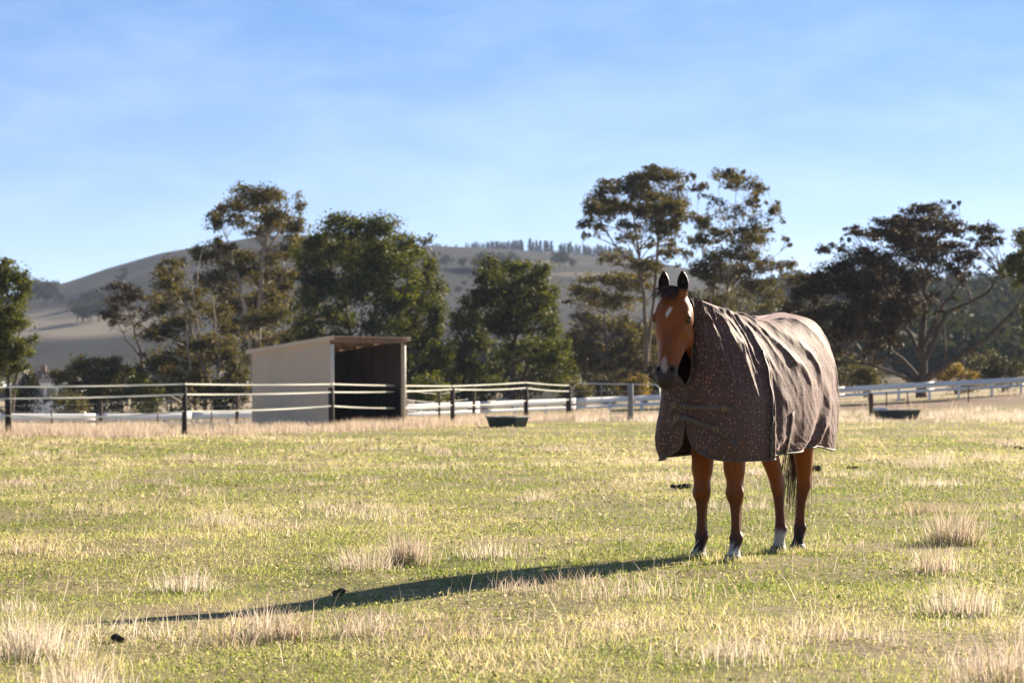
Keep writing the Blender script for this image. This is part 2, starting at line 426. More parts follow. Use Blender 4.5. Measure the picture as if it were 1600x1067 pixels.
def tree(name, label, cat, Y, base_px, stems, clumps, leaf, bark, lsize=.26, layers=3.4, group=None, trunk_r=.25, limbs=(), depth=.8, seed=1,
         pr=.47, hollow=.15, droop=.3, base_spread=0.0, branch_r=.07, twigs=3, tops=None, leafset=.5, fork=.5):
    rng = np.random.default_rng(seed); lsize *= .8; layers *= 1.05
    s = F_PX / Y
    base = gp(base_px, Y)
    root = empty(name, base); tag(root, label, cat, group)
    mb = MB()
    # stems: list of pixel polylines [(px,py),...] from the ground upwards
    stem_pts = []
    for k, st in enumerate(stems):
        oy = rng.normal() * .35 * (k > 0)
        pts = []
        for j, (x, y) in enumerate(st):
            p = P(x, y, Y) + Vector((0, oy * (1 + j * .6), 0)) - base
            if j == 0: p.z = -.15
            pts.append(p)
        # resample with wiggle
        pl = []
        for j in range(len(pts) - 1):
            for t in (0, .33, .66):
                pl.append(pts[j].lerp(pts[j + 1], t) + Vector((rng.normal(), rng.normal(), 0)) * .05 * (j + t > 0))
        pl.append(pts[-1])
        r0 = trunk_r * (1 if k == 0 else .72)
        mb.tube(pl, [max(.022, r0 * (1 - .88 * (i / (len(pl) - 1)) ** .8)) for i in range(len(pl))], 8)
        stem_pts += [(p, r0 * (1 - .88 * (i / (len(pl) - 1)) ** .8)) for i, p in enumerate(pl)]
    for st in limbs:   # limbs: (polyline, radius, depth offset at tip)
        line, r0, oy = st
        pts = [P(x, y, Y) + Vector((0, oy * j / (len(line) - 1), 0)) - base for j, (x, y) in enumerate(line)]
        pl = []
        for j in range(len(pts) - 1):
            for t in (0, .33, .66): pl.append(pts[j].lerp(pts[j + 1], t) + Vector((rng.normal(), rng.normal(), rng.normal())) * .04)
        pl.append(pts[-1])
        mb.tube(pl, [max(.015, r0 * (1 - .85 * i / (len(pl) - 1))) for i in range(len(pl))], 7)
        stem_pts += [(p, max(.015, r0 * (1 - .85 * i / (len(pl) - 1)))) for i, p in enumerate(pl)][2:]
    extra = []
    for c in clumps:
        for k in range(4):
            sx = rng.uniform(-1.15, 1.15); sy_ = rng.uniform(-.9, 2.2); f = rng.uniform(.28, .55)
            extra.append((c[0] + sx * c[2], c[1] + sy_ * c[3], c[2] * f, max(c[3] * f * 1.3, 3.5), .6 * (c[4] if len(c) > 4 else 1)))
    clumps = list(clumps) + extra
    CC = []; RR = []; NN = []
    xs_ = [c[0] for c in clumps]; cx0 = sum(xs_) / len(xs_); half = max(abs(x - cx0) for x in xs_) + 10
    for c in clumps:
        px, py, rx, ry = c[0], c[1], c[2] * 1.16, c[3] * 1.30; dens = c[4] if len(c) > 4 else 1.0
        # a round crown: clumps near the middle may sit deep, those at the sides stay near the axis
        room = math.sqrt(max(0, 1 - ((px - cx0) / half) ** 2)) * half / s * depth
        oy = (rng.random() * 2 - 1) * room
        ctr = P(px, py, Y) - base; ctr.y += oy
        ctr.x *= 1; r = np.array([rx, (rx + ry) / 2 * .95, ry]) / s
        npf = max(7, int(7 + 13 * (rx * ry / 900) ** .5))
        cc, rr = puffs(ctr, r, npf, rng, pr)
        area = math.pi * rx * ry / s / s
        n_leaf = area * layers * dens / (lsize * lsize * .45 * .55)
        CC.append(cc); RR.append(rr); NN.append(np.full(npf, max(6, int(n_leaf / npf))))
        if stem_pts:
            # branch from the nearest lower stem point
            best = min(stem_pts, key=lambda q: (q[0] - ctr).length + (3.0 if q[0].z > ctr.z - .2 else 0) + .02 / max(q[1], .01))
            pts = bend(best[0], ctr, rng, 6, .08)
            rb = min(best[1] * .8, branch_r * (.6 + .02 * rx))
            mb.tube(pts, [max(.012, rb * (1 - .75 * i / 6)) for i in range(7)], 6)
            for k in range(twigs):
                tgt = Vector(cc[rng.integers(npf)])
                mb.tube(bend(pts[rng.integers(3, 7)], tgt, rng, 4, .05), [max(.008, rb * .4 * (1 - .7 * i / 4)) for i in range(5)], 5)
    mb.build('trunk', bark, root, True)
    CC = np.concatenate(CC); RR = np.concatenate(RR); NN = np.concatenate(NN)
    Vq, t = leaves(CC, RR, NN, lsize, hollow=hollow, droop=droop, rng=rng)
    n = len(Vq) // 4
    tag(link('crown', big_mesh('crown', Vq, np.arange(4 * n), np.full(n, 4), [leaf], {'tint': t}), root), kind='stuff')
    return root

def bush(label, px, py, Y, rx, ry, leaf, lsize=.2, seed=1, cat='shrub', name='shrub', group=None, layers=3.2):
    rng = np.random.default_rng(seed)
    s = F_PX / Y; base = gp(px, Y)
    root = empty(name, base); tag(root, label, cat, group)
    top = P(px, py - ry, Y).z - base.z
    r = np.array([rx / s, (rx / s + top) / 2.2, top * .55]); c = np.array([0, 0, top * .48])
    n = 22
    d = rng.normal(size=(n, 3)); d /= np.linalg.norm(d, axis=1, keepdims=True); k = .3 + .5 * rng.random(n)
    cc = c + d * r * k[:, None]; cc[:, 2] = np.maximum(cc[:, 2], .12)
    rr = (r * .38)[None, :] * (.6 + .7 * rng.random(n))[:, None]
    area = math.pi * r[0] * r[2]
    nl = max(25, int(area * layers / (lsize ** 2 * .25) / n))
    mb = MB()
    for k in range(7):
        t = Vector(cc[rng.integers(n)]); mb.tube(bend((rng.normal() * .1, rng.normal() * .1, -.05), t, rng, 5, .05), [.035 * (1 - .13 * i) for i in range(6)], 5)
    mb.build('stems', M['bark_mid'], root, True)
    tag(link('foliage', crown_mesh('foliage', cc, rr, nl, lsize, leaf, rng=rng, hollow=.3), root), kind='stuff')
    return root

# ------------------------------------------------------------------ trees behind the rails
tree('gum_tree', 'gum tree cut by the left edge, thin forked trunk behind the end fence post', 'tree', 118, 14,
     [[(14, 640), (14, 590), (8, 545), (2, 500), (4, 440)], [(14, 600), (28, 560), (30, 520), (22, 470)]],
     [(2, 440, 40, 28), (30, 462, 20, 22), (-22, 478, 48, 42), (14, 500, 34, 24), (-6, 535, 36, 26), (38, 548, 22, 18), (-36, 430, 38, 30), (12, 410, 13, 6, .5), (22, 575, 24, 18, .7), (-30, 580, 40, 30)],
     M['dense_leaf'], M['bark_mid'], .17, 3.0, trunk_r=.11, seed=3, branch_r=.04)
tree('wattle_tree', 'low olive yellow tree beside the white house at left', 'tree', 150, 150,
     [[(150, 640), (146, 610), (140, 585)], [(152, 640), (170, 605), (180, 580)]],
     [(128, 574, 30, 15), (160, 572, 24, 16), (108, 588, 22, 14), (184, 584, 14, 14), (145, 594, 40, 14), (172, 602, 26, 14), (118, 608, 26, 14), (104, 624, 26, 10), (140, 622, 36, 10), (178, 620, 26, 10)],
     M['olive_leaf'], M['bark_mid'], .2, 3.0, trunk_r=.1, seed=4)
tree('gum_tree', 'small sparse dark tree with bent trunk left of the pale stemmed gum', 'tree', 205, 222,
     [[(228, 630), (222, 560), (208, 510), (198, 470)]],
     [(198, 452, 34, 9), (176, 474, 22, 10), (216, 466, 20, 10), (186, 498, 22, 8, .7), (228, 490, 18, 10, .7), (172, 492, 14, 8)],
     M['cypress_leaf'], M['bark_dark'], .24, 2.6, trunk_r=.2, seed=5,
     limbs=[([(222, 560), (196, 530), (180, 500)], .09, 1.2)])
tree('gum_tree', 'bushy gum with several pale leaning stems left of the shelter', 'tree', 165, 318,
     [[(322, 640), (318, 580), (300, 520), (285, 460), (268, 415)], [(308, 640), (300, 590), (296, 520), (300, 470)], [(332, 640), (342, 570), (335, 500), (330, 460)], [(300, 640), (262, 585), (236, 560)]],
     [(264, 420, 20, 17), (276, 446, 28, 20), (252, 478, 26, 18, .8), (302, 466, 30, 18, .7), (276, 506, 36, 20, .8), (330, 494, 32, 20, .8), (246, 528, 32, 16, .8), (318, 540, 38, 20, .8), (286, 570, 46, 22), (238, 572, 38, 20), (350, 560, 32, 24), (214, 592, 28, 20), (300, 605, 60, 20), (368, 590, 24, 24)],
     M['gum_leaf'], M['bark_pale'], .22, 2.7, trunk_r=.15, seed=6,
     limbs=[([(318, 580), (300, 440), (292, 392)], .05, -1), ([(300, 520), (305, 430), (312, 388)], .04, 1.4), ([(285, 460), (278, 410), (272, 385)], .03, .5)])
tree('gum_tree', 'tall gum with high rounded crown rising behind the shelter roof', 'tree', 178, 404,
     [[(404, 640), (402, 560), (406, 480), (412, 400), (420, 345), (410, 315)], [(404, 560), (388, 500), (374, 440), (362, 400), (352, 360)]],
     [(400, 310, 34, 17), (436, 330, 28, 26), (372, 326, 28, 15), (346, 352, 18, 14), (420, 304, 26, 12), (450, 354, 18, 22), (412, 345, 34, 10, .5), (380, 350, 26, 8, .45), (326, 398, 36, 15), (360, 404, 40, 16), (420, 398, 40, 17, .8), (398, 432, 48, 20), (446, 440, 28, 20), (340, 440, 34, 15, .8), (390, 474, 52, 22), (436, 496, 40, 22), (372, 512, 40, 22, .8), (420, 535, 46, 20, .8), (452, 380, 20, 16, .7)],
     M['gum_leaf'], M['bark_pale'], .24, 2.8, trunk_r=.26, seed=7,
     limbs=[([(412, 400), (436, 360), (448, 330)], .08, .8), ([(406, 470), (440, 440), (455, 400)], .08, -1)])
tree('gum_tree', 'big dense dome crowned tree directly behind the shelter opening', 'tree', 162, 580,
     [[(580, 640), (578, 560), (585, 480), (590, 410), (600, 370)], [(576, 640), (552, 540), (535, 460), (520, 400)], [(584, 600), (625, 520), (650, 450)]],
     [(545, 362, 40, 20), (592, 366, 46, 22), (505, 388, 36, 26), (634, 390, 38, 26), (560, 398, 60, 28), (608, 420, 60, 30), (482, 418, 26, 28), (662, 432, 30, 30), (512, 446, 40, 28), (566, 458, 46, 24), (640, 474, 46, 32), (680, 500, 24, 30), (520, 500, 44, 22), (600, 510, 46, 26, .8), (656, 545, 42, 32), (690, 570, 24, 32), (620, 585, 50, 28), (536, 545, 46, 26, .8), (480, 470, 22, 24), (474, 520, 26, 26, .8), (668, 612, 44, 20)],
     M['dense_leaf'], M['bark_mid'], .24, 3.0, trunk_r=.24, seed=8, depth=.9)
tree('gum_tree', 'rounded dense green tree standing between the shelter and the corner post', 'tree', 156, 800,
     [[(802, 640), (800, 570), (806, 500), (804, 440)], [(802, 590), (838, 530), (848, 480)]],
     [(800, 420, 36, 17), (770, 440, 30, 22), (836, 434, 32, 22), (800, 460, 52, 26), (848, 468, 28, 24), (756, 472, 22, 22), (820, 496, 48, 24), (864, 522, 22, 26), (780, 508, 30, 20, .8), (852, 560, 34, 26), (880, 578, 16, 22), (806, 552, 34, 22, .7), (866, 598, 26, 14)],
     M['dense_leaf'], M['bark_dark'], .22, 3.0, trunk_r=.2, seed=9)
tree('gum_tree', 'narrow dark tree tucked between the two dense dome crowned trees', 'tree', 168, 738,
     [[(738, 640), (736, 570), (734, 490)]],
     [(736, 478, 24, 16), (724, 506, 24, 24), (748, 534, 28, 22), (720, 562, 26, 24), (742, 590, 36, 22), (708, 596, 24, 20)],
     M['dense_leaf'], M['bark_dark'], .22, 3.0, trunk_r=.14, seed=10)
tree('gum_tree', 'flat topped olive tree behind the gate, left of the horse', 'tree', 195, 948,
     [[(950, 640), (948, 560), (944, 490), (940, 450)], [(952, 600), (975, 520), (985, 460)]],
     [(936, 440, 38, 8), (968, 436, 30, 8), (912, 456, 28, 9), (990, 450, 26, 9), (950, 476, 46, 16, .8), (926, 506, 34, 20, .8), (972, 516, 42, 22), (948, 552, 46, 24), (908, 560, 24, 26), (996, 566, 34, 24), (1016, 530, 30, 30), (1040, 580, 34, 26), (960, 590, 50, 18)],
     M['gum_leaf'], M['bark_mid'], .25, 2.9, trunk_r=.18, seed=12)
tree('gum_tree', 'tall umbrella crowned gum rising left above the horse head', 'tree', 185, 1008,
     [[(1008, 640), (1010, 540), (1006, 460), (1000, 410), (990, 350), (985, 300)], [(1004, 440), (1030, 380), (1036, 320), (1040, 290)]],
     [(986, 284, 36, 11), (1036, 282, 36, 13), (946, 298, 26, 12), (926, 326, 16, 14), (912, 352, 10, 10), (1000, 302, 50, 13), (1062, 308, 18, 20), (968, 322, 30, 10, .55), (1034, 334, 32, 18), (936, 352, 14, 9, .6), (1060, 338, 20, 12, .8), (996, 352, 20, 10, .5), (1026, 366, 28, 10, .6), (966, 400, 26, 8, .7), (1006, 418, 34, 11), (984, 436, 28, 9), (1046, 400, 22, 10, .7), (1012, 274, 30, 9), (960, 318, 30, 15), (1010, 328, 34, 15), (1045, 352, 26, 14), (985, 372, 26, 9, .7), (940, 330, 20, 13, .8)],
     M['gum_leaf'], M['bark_mid'], .23, 2.9, trunk_r=.2, seed=13, branch_r=.06,
     limbs=[([(1000, 420), (962, 385), (940, 345), (930, 310)], .07, 1), ([(998, 400), (975, 350), (960, 310)], .06, -1), ([(1004, 440), (950, 400), (910, 385)], .04, .6), ([(1000, 400), (1008, 340), (1010, 290)], .05, .4)])
tree('gum_tree', 'open feathery gum with many thin upright stems above the horse back', 'tree', 180, 1138,
     [[(1138, 640), (1136, 540), (1134, 460), (1144, 380), (1150, 300)], [(1140, 600), (1158, 500), (1172, 400), (1182, 320)], [(1136, 600), (1112, 500), (1104, 420), (1096, 350)], [(1138, 600), (1180, 510), (1216, 440)]],
     [(1130, 278, 22, 10), (1160, 284, 30, 10), (1192, 292, 14, 8), (1092, 294, 14, 7), (1178, 314, 12, 10), (1210, 330, 15, 11), (1080, 276, 5, 3, .6), (1098, 350, 24, 12), (1122, 366, 22, 9), (1088, 378, 20, 11), (1150, 396, 32, 16), (1112, 408, 34, 16), (1180, 398, 24, 12, .8), (1204, 418, 28, 12, .8), (1140, 424, 42, 14, .8), (1092, 426, 26, 13), (1172, 444, 40, 14, .7), (1228, 416, 12, 9, .7), (1230, 374, 6, 6, .5), (1140, 480, 60, 20, .45), (1200, 470, 34, 16, .5), (1100, 470, 34, 20, .6), (1236, 440, 16, 10, .7), (1150, 340, 30, 15, .5), (1120, 325, 20, 13, .5), (1190, 362, 22, 13, .6), (1165, 372, 34, 13, .8)],
     M['gum_leaf'], M['bark_pale'], .22, 2.6, trunk_r=.13, seed=14, branch_r=.045,
     limbs=[([(1144, 380), (1128, 330), (1124, 285)], .035, .5), ([(1172, 400), (1200, 360), (1212, 335)], .03, -.5), ([(1150, 420), (1160, 350), (1164, 290)], .03, .9), ([(1104, 420), (1090, 340), (1090, 300)], .03, .3), ([(1150, 470), (1196, 420), (1232, 380)], .03, .3)])
tree('cypress_tree', 'wide spreading dark tree with heavy low limbs at right, above the white rail', 'tree', 158, 1440,
     [[(1440, 640), (1440, 590), (1441, 520), (1444, 450), (1452, 395)]],
     [(1452, 320, 24, 5, .8), (1480, 327, 10, 3, .7), (1405, 337, 12, 5), (1382, 354, 30, 8), (1432, 350, 36, 10), (1482, 358, 38, 11), (1522, 364, 28, 9), (1550, 370, 10, 4), (1346, 360, 18, 5), (1294, 386, 14, 7), (1314, 378, 8, 4, .6), (1396, 378, 42, 13), (1448, 380, 44, 14), (1500, 386, 28, 10), (1360, 402, 42, 16), (1312, 424, 38, 15), (1274, 442, 34, 13), (1252, 464, 24, 14), (1402, 412, 40, 16), (1332, 452, 52, 22), (1386, 452, 44, 22), (1288, 486, 44, 18), (1346, 494, 50, 22), (1396, 494, 36, 20), (1318, 522, 46, 16), (1372, 530, 36, 16, .8), (1500, 428, 12, 9), (1462, 424, 16, 8, .7), (1530, 392, 14, 7, .6), (1462, 470, 20, 10, .5), (1420, 452, 26, 14, .7), (1300, 550, 40, 12, .5), (1430, 334, 38, 8), (1470, 342, 40, 10), (1400, 362, 50, 12), (1450, 400, 40, 12, .8), (1490, 408, 26, 10, .8), (1420, 470, 30, 14, .7), (1540, 380, 18, 8)],
     M['cypress_leaf'], M['bark_dark'], .21, 3.3, trunk_r=.36, seed=15, branch_r=.06, depth=.75,
     limbs=[([(1442, 596), (1490, 562), (1540, 530), (1580, 490), (1606, 440)], .22, -.8), ([(1440, 580), (1462, 530), (1480, 490), (1540, 462), (1566, 430), (1582, 410)], .17, .9), ([(1441, 545), (1470, 480), (1500, 440), (1506, 410)], .13, -1.2),
            ([(1440, 600), (1410, 560), (1370, 530), (1330, 520)], .17, 1.0), ([(1440, 600), (1390, 580), (1340, 560), (1300, 545)], .12, -1.2), ([(1441, 560), (1415, 510), (1390, 470), (1370, 430)], .14, .7), ([(1540, 530), (1572, 516), (1600, 470)], .06, .5), ([(1476, 560), (1476, 500), (1480, 470)], .07, 1.2)])
tree('gum_tree', 'gum tree reaching in from the right edge of the picture', 'tree', 150, 1668,
     [[(1668, 640), (1660, 540), (1650, 440), (1640, 350)]],
     [(1588, 408, 22, 13), (1572, 412, 12, 9), (1602, 370, 16, 20), (1612, 430, 26, 18), (1640, 360, 40, 40), (1660, 430, 50, 40), (1616, 500, 22, 22), (1650, 520, 44, 40)],
     M['dense_leaf'], M['bark_mid'], .2, 3.2, trunk_r=.25, seed=16, branch_r=.05)

for a in [
    ('dark green shrub at the foot of the left edge tree', 44, 585, 140, 30, 22, M['shrub_leaf'], .16, 31),
    ('dark rounded shrub between the olive tree and the pale stemmed gum', 226, 602, 155, 34, 34, M['dense_leaf'], .2, 32),
    ('low brownish scrub behind the tape fence at far left', 112, 622, 138, 44, 14, M['olive_leaf'], .15, 33),
    ('scrubby bush left of the shelter, below the pale stems', 350, 615, 150, 44, 30, M['shrub_leaf'], .18, 34),
    ('green bush just right of the shelter post', 672, 612, 145, 40, 34, M['dense_leaf'], .18, 35),
    ('bush filling the gap under the narrow dark tree', 742, 616, 150, 44, 26, M['shrub_leaf'], .18, 36),
    ('olive shrub behind the corner post of the tape fence', 898, 606, 150, 32, 24, M['olive_leaf'], .17, 37),
    ('yellow flowering shrub behind the gate beside the horse muzzle', 990, 598, 165, 34, 20, M['yellow_leaf'], .18, 38),
    ('dark bush behind the gate left of the yellow shrub', 944, 602, 175, 34, 24, M['shrub_leaf'], .18, 39),
    ('leafy bush seen under the horse chin and behind the rug', 1070, 590, 175, 70, 40, M['shrub_leaf'], .2, 40),
    ('dark bush hidden mostly behind the horse rump', 1240, 560, 180, 60, 60, M['dense_leaf'], .22, 41),
    ('light green shrub left of the spreading tree trunk', 1350, 580, 172, 38, 24, M['olive_leaf'], .2, 42),
    ('golden shrub right of the spreading tree trunk above the rail', 1498, 584, 168, 40, 18, M['yellow_leaf'], .18, 43),
    ('dark shrub behind the rail near the right edge', 1566, 574, 175, 46, 26, M['shrub_leaf'], .2, 44),
    ('green bush behind the right rail between the golden and dark shrubs', 1532, 566, 210, 36, 26, M['olive_leaf'], .22, 45),
    ('wide dark bush to the left of the spreading tree', 1300, 575, 200, 50, 30, M['shrub_leaf'], .22, 46),
    ('tall bush behind the dome crowned tree trunks', 600, 590, 185, 70, 50, M['shrub_leaf'], .22, 47),
    ('dense bush behind the shelter between the tall gum and dome crowned tree', 470, 560, 185, 46, 46, M['shrub_leaf'], .22, 48),
    ('bush behind the rounded tree left of the corner post', 812, 600, 180, 60, 34, M['shrub_leaf'], .22, 49),
]:
    bush(*a)

# ------------------------------------------------------------------ far trees
def far_tree_mesh(name, seed, conifer=False):
    rng = np.random.default_rng(seed)
    if conifer:
        n = 14; z = np.linspace(.12, .97, n); cc = np.stack([rng.normal(size=n) * .02, rng.normal(size=n) * .02, z], 1)
        w = .24 * (1 - z) ** .8 + .03; rr = np.stack([w, w, np.full(n, .07)], 1)
    else:
        n = 14; d = rng.normal(size=(n, 3)); d /= np.linalg.norm(d, axis=1, keepdims=True)
        cc = np.array([0, 0, .56]) + d * np.array([.32, .32, .28]) * (.4 + .6 * rng.random(n))[:, None]; rr = np.full((n, 3), .19) * (.7 + .6 * rng.random(n))[:, None]
    Vq, t = leaves(cc, rr, 34, .10, rng=rng, hollow=.3)
    k = len(Vq) // 4
    # trunk as a narrow prism
    tv = []; ang = np.arange(5) * 2 * math.pi / 5
    for z, r in ((-.06, .03), (.5, .018)):
        tv += [(r * math.cos(a), r * math.sin(a), z) for a in ang]
    tv = np.array(tv); o = len(Vq)
    tq = np.array([[o + i, o + (i + 1) % 5, o + 5 + (i + 1) % 5, o + 5 + i] for i in range(5)])
    loops = np.concatenate([np.arange(4 * k).reshape(-1, 4), tq]).ravel()
    return big_mesh(name, np.concatenate([Vq, tv]), loops, np.full(k + 5, 4), [M['far_leaf'], M['bark_dark']], {'tint': np.concatenate([t, np.full(10, .5)])}, mat_idx=[0] * k + [1] * 5)
FT = [far_tree_mesh('far_tree', 60 + i) for i in range(4)]
FC = [far_tree_mesh('conifer', 80 + i, True) for i in range(3)]
rg = np.random.default_rng(5)
def hill_Y(px, py, zf, lo, hi):
    Ys = np.linspace(lo, hi, 400); Xs = (px - 800) * Ys / F_PX; yy = HZ - (zf(Xs, Ys) - CAM_H) * F_PX / Ys
    return float(Ys[np.argmin(np.abs(yy - py))])
def put_far(mesh, name, label, cat, group, px, Y, zf, h, w=1.0):
    X = (px - 800) * Y / F_PX
    o = link(name, mesh); o.location = (X, Y, float(zf(np.array(X), np.array(Y))) - .3)
    o.scale = (h * w, h * w, h); o.rotation_euler = (0, 0, rg.random() * 6.28); tag(o, label, cat, group)
def ridge_row(x0, x1, n, h0, h1, label, group, dY=0, mesh=FC, w=1.1):
    for i in range(n):
        px = x0 + (x1 - x0) * (i + .5 + rg.normal() * .18) / n
        put_far(mesh[rg.integers(len(mesh))], 'conifer' if mesh is FC else 'far_tree', label, 'tree', group, px, HY - 12 + dY + rg.normal() * 4, hill_z, h0 + (h1 - h0) * i / max(1, n - 1) + rg.normal() * .5, w)
ridge_row(727, 818, 26, 2.8, 5.8, 'dark conifer in the long windbreak row along the ridge', 'conifers in the long ridge row')
ridge_row(824, 864, 7, 6.2, 6.2, 'dark conifer in the short gapped row in the middle of the ridge', 'conifers in the short middle ridge row')
ridge_row(871, 990, 26, 5.8, 6.2, 'dark conifer in the right hand ridge row beside the tall gum', 'conifers in the right ridge row')
for i, (px, h) in enumerate([(668, 1.8), (682, 2.3), (687, 2.0), (697, 1.8), (713, 2.1)]):
    put_far(FT[i % 4], 'far_tree', 'tiny lone tree on the ridge left of the windbreak row', 'tree', 'lone trees on the ridge', px, HY - 10, hill_z, h, 1.0)
ridge_row(415, 475, 10, 6, 5, 'dark tree on the hilltop seen through the tall gum crown', 'hilltop trees behind the tall gum', mesh=FT, w=1.2)
def clump(x0, x1, y0, y1, lo, hi, zf, n, h0, h1, label, group, w=1.2):
    """trees whose feet show between photo heights y0 and y1 on the slope zf"""
    for i in range(n):
        px = rg.uniform(x0, x1); Y = hill_Y(px, rg.uniform(y0, y1), zf, lo, hi)
        put_far(FT[rg.integers(4)], 'far_tree', label, 'tree', group, px, Y, zf, rg.uniform(h0, h1), w)
TF_ = lambda X, Y: TZ(X, Y)
clump(690, 800, 418, 424, 700, 1490, hill_z, 14, 5, 9, 'dark tree in the clump on the slope below the long ridge row', 'slope trees below the ridge row')
clump(868, 900, 414, 420, 700, 1490, hill_z, 5, 5, 9, 'dark tree in the small clump on the slope below the right ridge row', 'slope trees below the right ridge row')
clump(40, 76, 474, 482, 700, 1490, hill_z, 7, 8, 13, 'tall dark tree at the left foot of the hill', 'dark trees at the left foot of the hill')
clump(116, 166, 498, 505, 600, 1400, hill_z, 9, 6, 9, 'dark round tree in the pale field on the left slope', 'round trees in the pale left field')
clump(80, 235, 472, 480, 600, 1400, hill_z, 15, 4, 7, 'dark tree in the belt above the pale field at left', 'tree belt above the pale field')
clump(175, 330, 428, 470, 600, 1450, hill_z, 16, 2.5, 5, 'small dark bush scattered on the left flank of the hill', 'bushes on the left flank of the hill')
clump(640, 990, 440, 490, 600, 1450, hill_z, 16, 2.0, 4, 'small dark bush scattered on the middle slope of the hill', 'bushes on the middle slope of the hill')
def belt(x0, x1, Y0, Y1, n, h0, h1, label, group, w=1.2):
    for i in range(n):
        put_far(FT[rg.integers(4)], 'far_tree', label, 'tree', group, rg.uniform(x0, x1), rg.uniform(Y0, Y1), TF_, rg.uniform(h0, h1), w)
belt(40, 330, 470, 520, 34, 5, 8.5, 'dark green tree in the belt behind the white house', 'tree belt behind the white house', 1.3)
belt(440, 1000, 430, 520, 34, 6, 11, 'dark tree in the belt behind the near trees at centre', 'tree belt behind the near trees', 1.3)
ORD = ['leftmost', 'second from left', 'third from left', 'fourth from left', 'fifth from left', 'sixth from left', 'seventh from left', 'eighth from left', 'ninth from left', 'tenth from left']
NUM = {5: 'five', 7: 'seven', 9: 'nine', 10: 'ten'}
for grp, what in (('conifers in the short middle ridge row', 'conifers in the short middle ridge row'), ('lone trees on the ridge', 'tiny lone ridge trees left of the windbreak'),
                  ('dark trees at the left foot of the hill', 'dark trees at the left foot of the hill'), ('round trees in the pale left field', 'round trees in the pale left field'),
                  ('slope trees below the right ridge row', 'trees on the slope below the right ridge row'), ('hilltop trees behind the tall gum', 'hilltop trees behind the tall gum')):
    mem = sorted([o for o in COL.objects if o.get('group') == grp], key=lambda o: o.location.x / o.location.y)
    for k, o in enumerate(mem):
        o['label'] = ('rightmost' if k == len(mem) - 1 else ORD[k]) + ' of the ' + NUM[len(mem)] + ' ' + what
# wood that reads as one mass on the right hill
cc = []; rr = []
k = 0
while k < 520:
    Y = rg.uniform(330, 830); px = rg.uniform(1060, 1760); X = (px - 800) * Y / F_PX
    z = float(hill2_z(np.array(X), np.array(Y))); py = HZ - (z - CAM_H) * F_PX / Y
    if abs(px - 1505) < 34 and -2 < py - 503 < 14: continue
    h = rg.uniform(6, 11)
    for j in range(5):
        cc.append((X + rg.normal() * h * .2, Y + rg.normal() * h * .2, z + h * (.4 + .4 * rg.random()))); rr.append((h * .24, h * .24, h * .22))
    k += 1
tag(link('far_wood', crown_mesh('far_wood', cc, rr, 24, 1.55, M['far_leaf'], rng=rg, hollow=.4)), 'dark wooded slope of many merged trees at right', 'wood', kind='stuff')

# ------------------------------------------------------------------ shelter
M['sheet'] = plain('beige_sheet', (.70, .55, .40), .5, .4, .06, 1.2)
M['sheet_in'] = plain('brown_sheet', (.30, .25, .205), .6, .3, .1, 1.2)
M['cream_post'] = plain('cream_post', (.78, .68, .52), .6, .3, .1, 3)
M['timber'] = noise_mat('weathered_timber', [(.3, (.16, .105, .07)), (.7, (.30, .21, .15))], 5, .85, .3, 30, stretch=(1, 1, .2))
M['board_dark'] = plain('rubber_lining', (.016, .014, .013), .8, .2, .3, 3)
SH = gp(519, 79.0); SH.z = 0.0
sh_side = Vector((-.74, .672, 0)).normalized(); sh_front = Vector((sh_side.y, -sh_side.x, 0))
L_S, W_S, H_F, H_B = 3.3, 2.9, 2.50, 2.15
rz_front = math.atan2(sh_front.y, sh_front.x)
shelter = empty('horse_shelter', SH, rz_front)     # local x runs along the open front, y goes to the back
tag(shelter, 'beige corrugated steel horse shelter with open front behind the tape fence', 'shelter')
def hgt(y): return H_F + (H_B - H_F) * y / L_S
def sheet(a, b, zb, name, mat, parent, thick=.012, pitch=.085, depth=.022):
    """corrugated sheet from a to b (local xy) standing upright with sloping top"""
    a = Vector((*a, 0)); b = Vector((*b, 0)); L = (b - a).length; d = (b - a) / L; nrm_ = Vector((d.y, -d.x, 0))
    n = int(L / pitch) * 4; rows = [[], []]
    for i in range(n + 1):
        t = L * i / n; ph = (i % 4)
        off = depth if ph in (1, 2) else 0
        p = a + d * t + nrm_ * off
        rows[0].append((p.x, p.y, zb)); rows[1].append((p.x, p.y, hgt(p.y) - .05))
    mb = MB(); vs = rows[0] + rows[1]; k = n + 1
    mb.add(vs, [(i, i + 1, k + i + 1, k + i) for i in range(n)])
    o = mb.build(name, mat, parent)
    md = o.modifiers.new('thickness', 'SOLIDIFY'); md.thickness = .004
    return o
# side and back walls, each of several sheets
for x in (0.0, W_S):
    ys_s = np.linspace(.09, L_S - .02, 6)
    for i in range(5):
        sheet((x, ys_s[i + 1]), (x, ys_s[i] + (.003 if i else 0)), .02, 'wall_sheet', M['sheet'], shelter)
xs_s = np.linspace(.02, W_S - .02, 4)
for i in range(3):
    sheet((xs_s[i] + .003, L_S), (xs_s[i + 1], L_S), .02, 'wall_sheet', M['sheet'], shelter)
